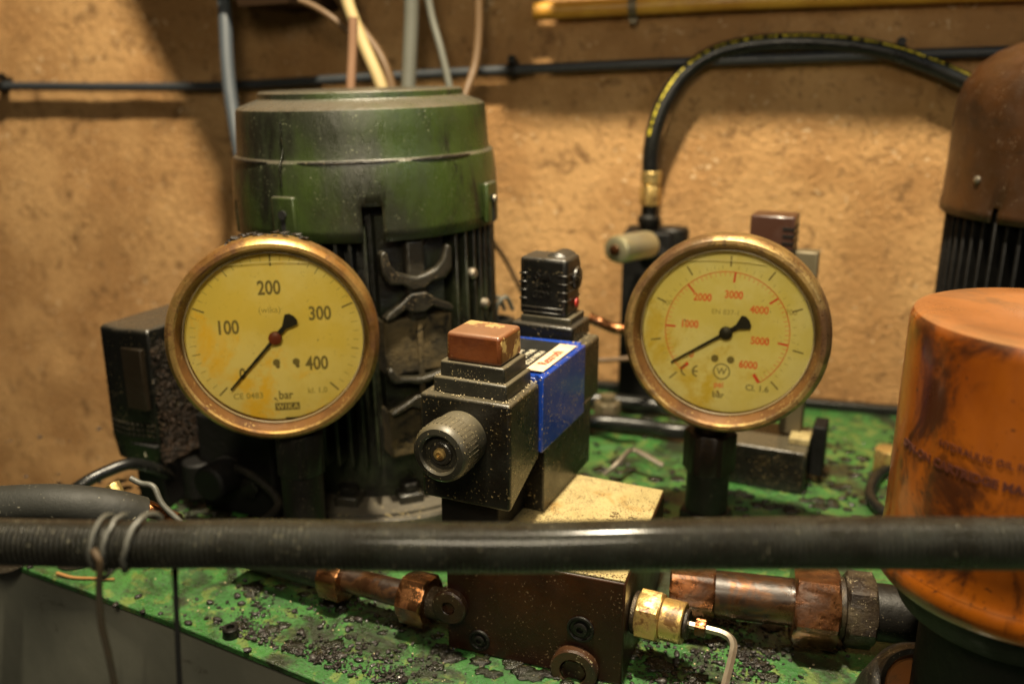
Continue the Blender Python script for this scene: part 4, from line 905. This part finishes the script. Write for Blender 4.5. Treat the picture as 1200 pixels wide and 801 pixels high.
# ================================================================== LOOSE DIRT ON THE LID
def dens(px, py):
    d = 0.25
    if 250 < px < 520 and 655 < py < 801: d = 0.9
    if px < 230: d = 0.22
    if 740 < px < 900 and py > 715: d = 1.0
    if px > 520 and py < 610: d = .8
    return d
random.seed(77); bm = B(); n_ = 0
CL = [(random.uniform(250,520), random.uniform(690,800)) for _ in range(26)]+[(random.uniform(745,900), random.uniform(720,790)) for _ in range(14)]
while n_ < 4200:
    px, py = random.uniform(0, 1050), random.uniform(500, 801); pile = 0
    if random.random() < 0.34: c_ = random.choice(CL); px, py = random.gauss(c_[0], 17), random.gauss(c_[1], 9); pile = 1
    elif random.random() > dens(px, py): continue
    p = GZ(px, py, 0); q = toUV(p)
    if q.y < 300-0.055*(q.x+450)+2 or (-173 < q.x < -97 and 317 < q.y < 425): continue
    cl = noise.noise(Vector((p.x/14, p.y/14, 0)))
    if not pile and cl < random.uniform(-.35, .25): continue
    r_ = random.choice((.25,.3,.4,.5,.6,1.0))*(1.7 if py < 600 else 1)
    p.z = r_*.35+(random.uniform(0,1.2) if pile else 0); lump(bm, p, r_, random.uniform(.8,1.7), 1, .7, seed=n_*.37, sub=1); n_ += 1
obj_c = bm; bm = B(); random.seed(88)
bases = [UV(-178,330), UV(-160,318), UV(-120,325), UV(-92,345), UV(-92,400), GLp, GRp, GZ(440,690), GZ(380,680), GZ(860,735), GZ(800,720), GZ(960,745), GZ(900,560), GZ(850,570), GZ(700,500), GZ(750,490), GZ(620,640), GZ(300,640), GZ(980,590), GZ(1000,560), GZ(960,540), GZ(930,585), GZ(880,590), GZ(720,560), GZ(790,600), GZ(1010,600)]+[UV(-400,385), UV(-425,395), UV(-385,372), UV(-360,385), UV(-345,380)]*3
sl_ = []
for c_ in bases:
    for k in range(9): sl_.append((c_.x+random.gauss(0,15), c_.y+random.gauss(0,12)))
for c_ in CL:
    for k in range(3): p = GZ(random.gauss(c_[0],16), random.gauss(c_[1],8)); sl_.append((p.x, p.y))
for i, (x, y) in enumerate(sl_):
    q = toUV((x, y, 0))
    if q.y < 303-0.055*(q.x+450)+4 or (i > 9*len(bases)+40 and i % 3): continue
    r_ = random.uniform(1.6, 5.5); 
    def fn(c):
        k = 1+0.75*noise.noise(c*2.2+Vector((i*3.1, i*1.7, i))); e_ = 1+0.5*noise.noise(c*7+Vector((i, 0, 0)))
        return Vector((c.x*r_*k+x, c.y*r_*k*.8+y, max(c.z,-.2)*(0.9+r_*.06)*e_))
    ico_add(bm, 3, fn)
tag(obj('oily_sludge', bm, M['sludge'], angle=180), 'wet black oily sludge caked round the feet of the fittings', 'dirt', kind='stuff'); bm = obj_c
tag(obj('oily_crumbs', bm, M['crumb']), 'scatter of fine oily black crumbs over the green lid', 'dirt', kind='stuff')
bm = B()
for i in range(420):
    px, py = random.uniform(0, 1050), random.uniform(560, 801); p = GZ(px, py, 0); q = toUV(p)
    if q.y < 300-0.055*(q.x+450)+2 or (-173 < q.x < -97 and 317 < q.y < 425): continue
    p.z = .25; lump(bm, p, random.uniform(.25,.55), 1, 1, .7, seed=i, sub=1)
tag(obj('pale_grit', bm, M['crumb_pale']), 'fine pale grit scattered over the green lid', 'dirt', kind='stuff')
random.seed(41)
spots = [(35,662),(162,698),(167,716),(188,718),(221,729),(272,741),(290,761),(135,708)]
while len(spots) < 38:
    px, py = random.uniform(240, 515), random.uniform(690, 800); q = toUV(GZ(px, py))
    if q.y > 300-0.055*(q.x+450)+4: spots.append((px, py))
while len(spots) < 46: spots.append((random.uniform(760, 900), random.uniform(722, 798)))
for i, (px, py) in enumerate(spots):
    r_ = random.uniform(0.9, 1.7); p = GZ(px, py, r_*.62); bm = B()
    lump(bm, (0,0,0), r_, random.uniform(1.2,1.7), 1, .75, seed=i*1.3)
    tag(obj('black_pellet', bm, M['crumb'], loc=p), 'glossy black seed sized pellet lying loose on the green lid', 'pellet', 'black pellets on the green lid')
ps_ = GZ(271,745,0); cs = thing('cap_screw', 'short black cap screw head standing on the front of the green lid', 'screw', ps_)
bm = B(); lathe(bm, [(3.6,0.1),(3.9,.6),(3.9,4.6),(3.4,5.2),(2,5.2),(2,3.2),(0,3.2)], 28, cap=False); obj('screw_head', bm, M['dark_steel'], cs)
for j, (lab, pp) in enumerate((('curved black washer rim at the far left of the green lid', (8,664)), ('thin black ring lying under the foreground hose', (88,659)))):
    bm = B(); lathe(bm, [(6,0),(8.5,0),(8.7,1.2),(6,1.4)], 40); tag(obj('washer', bm, M['rubber'], loc=GZ(pp[0], pp[1], 0.1)), lab, 'washer')
tube_thing('twig', 'dry brown twig lying on the green lid at left', 'twig', [GZ(67,671,1.2), GZ(85,676,1.2), GZ(110,677,1.2), GZ(134,678,1.5)], lambda t: .95-.4*t, M['twig'], seg=8)
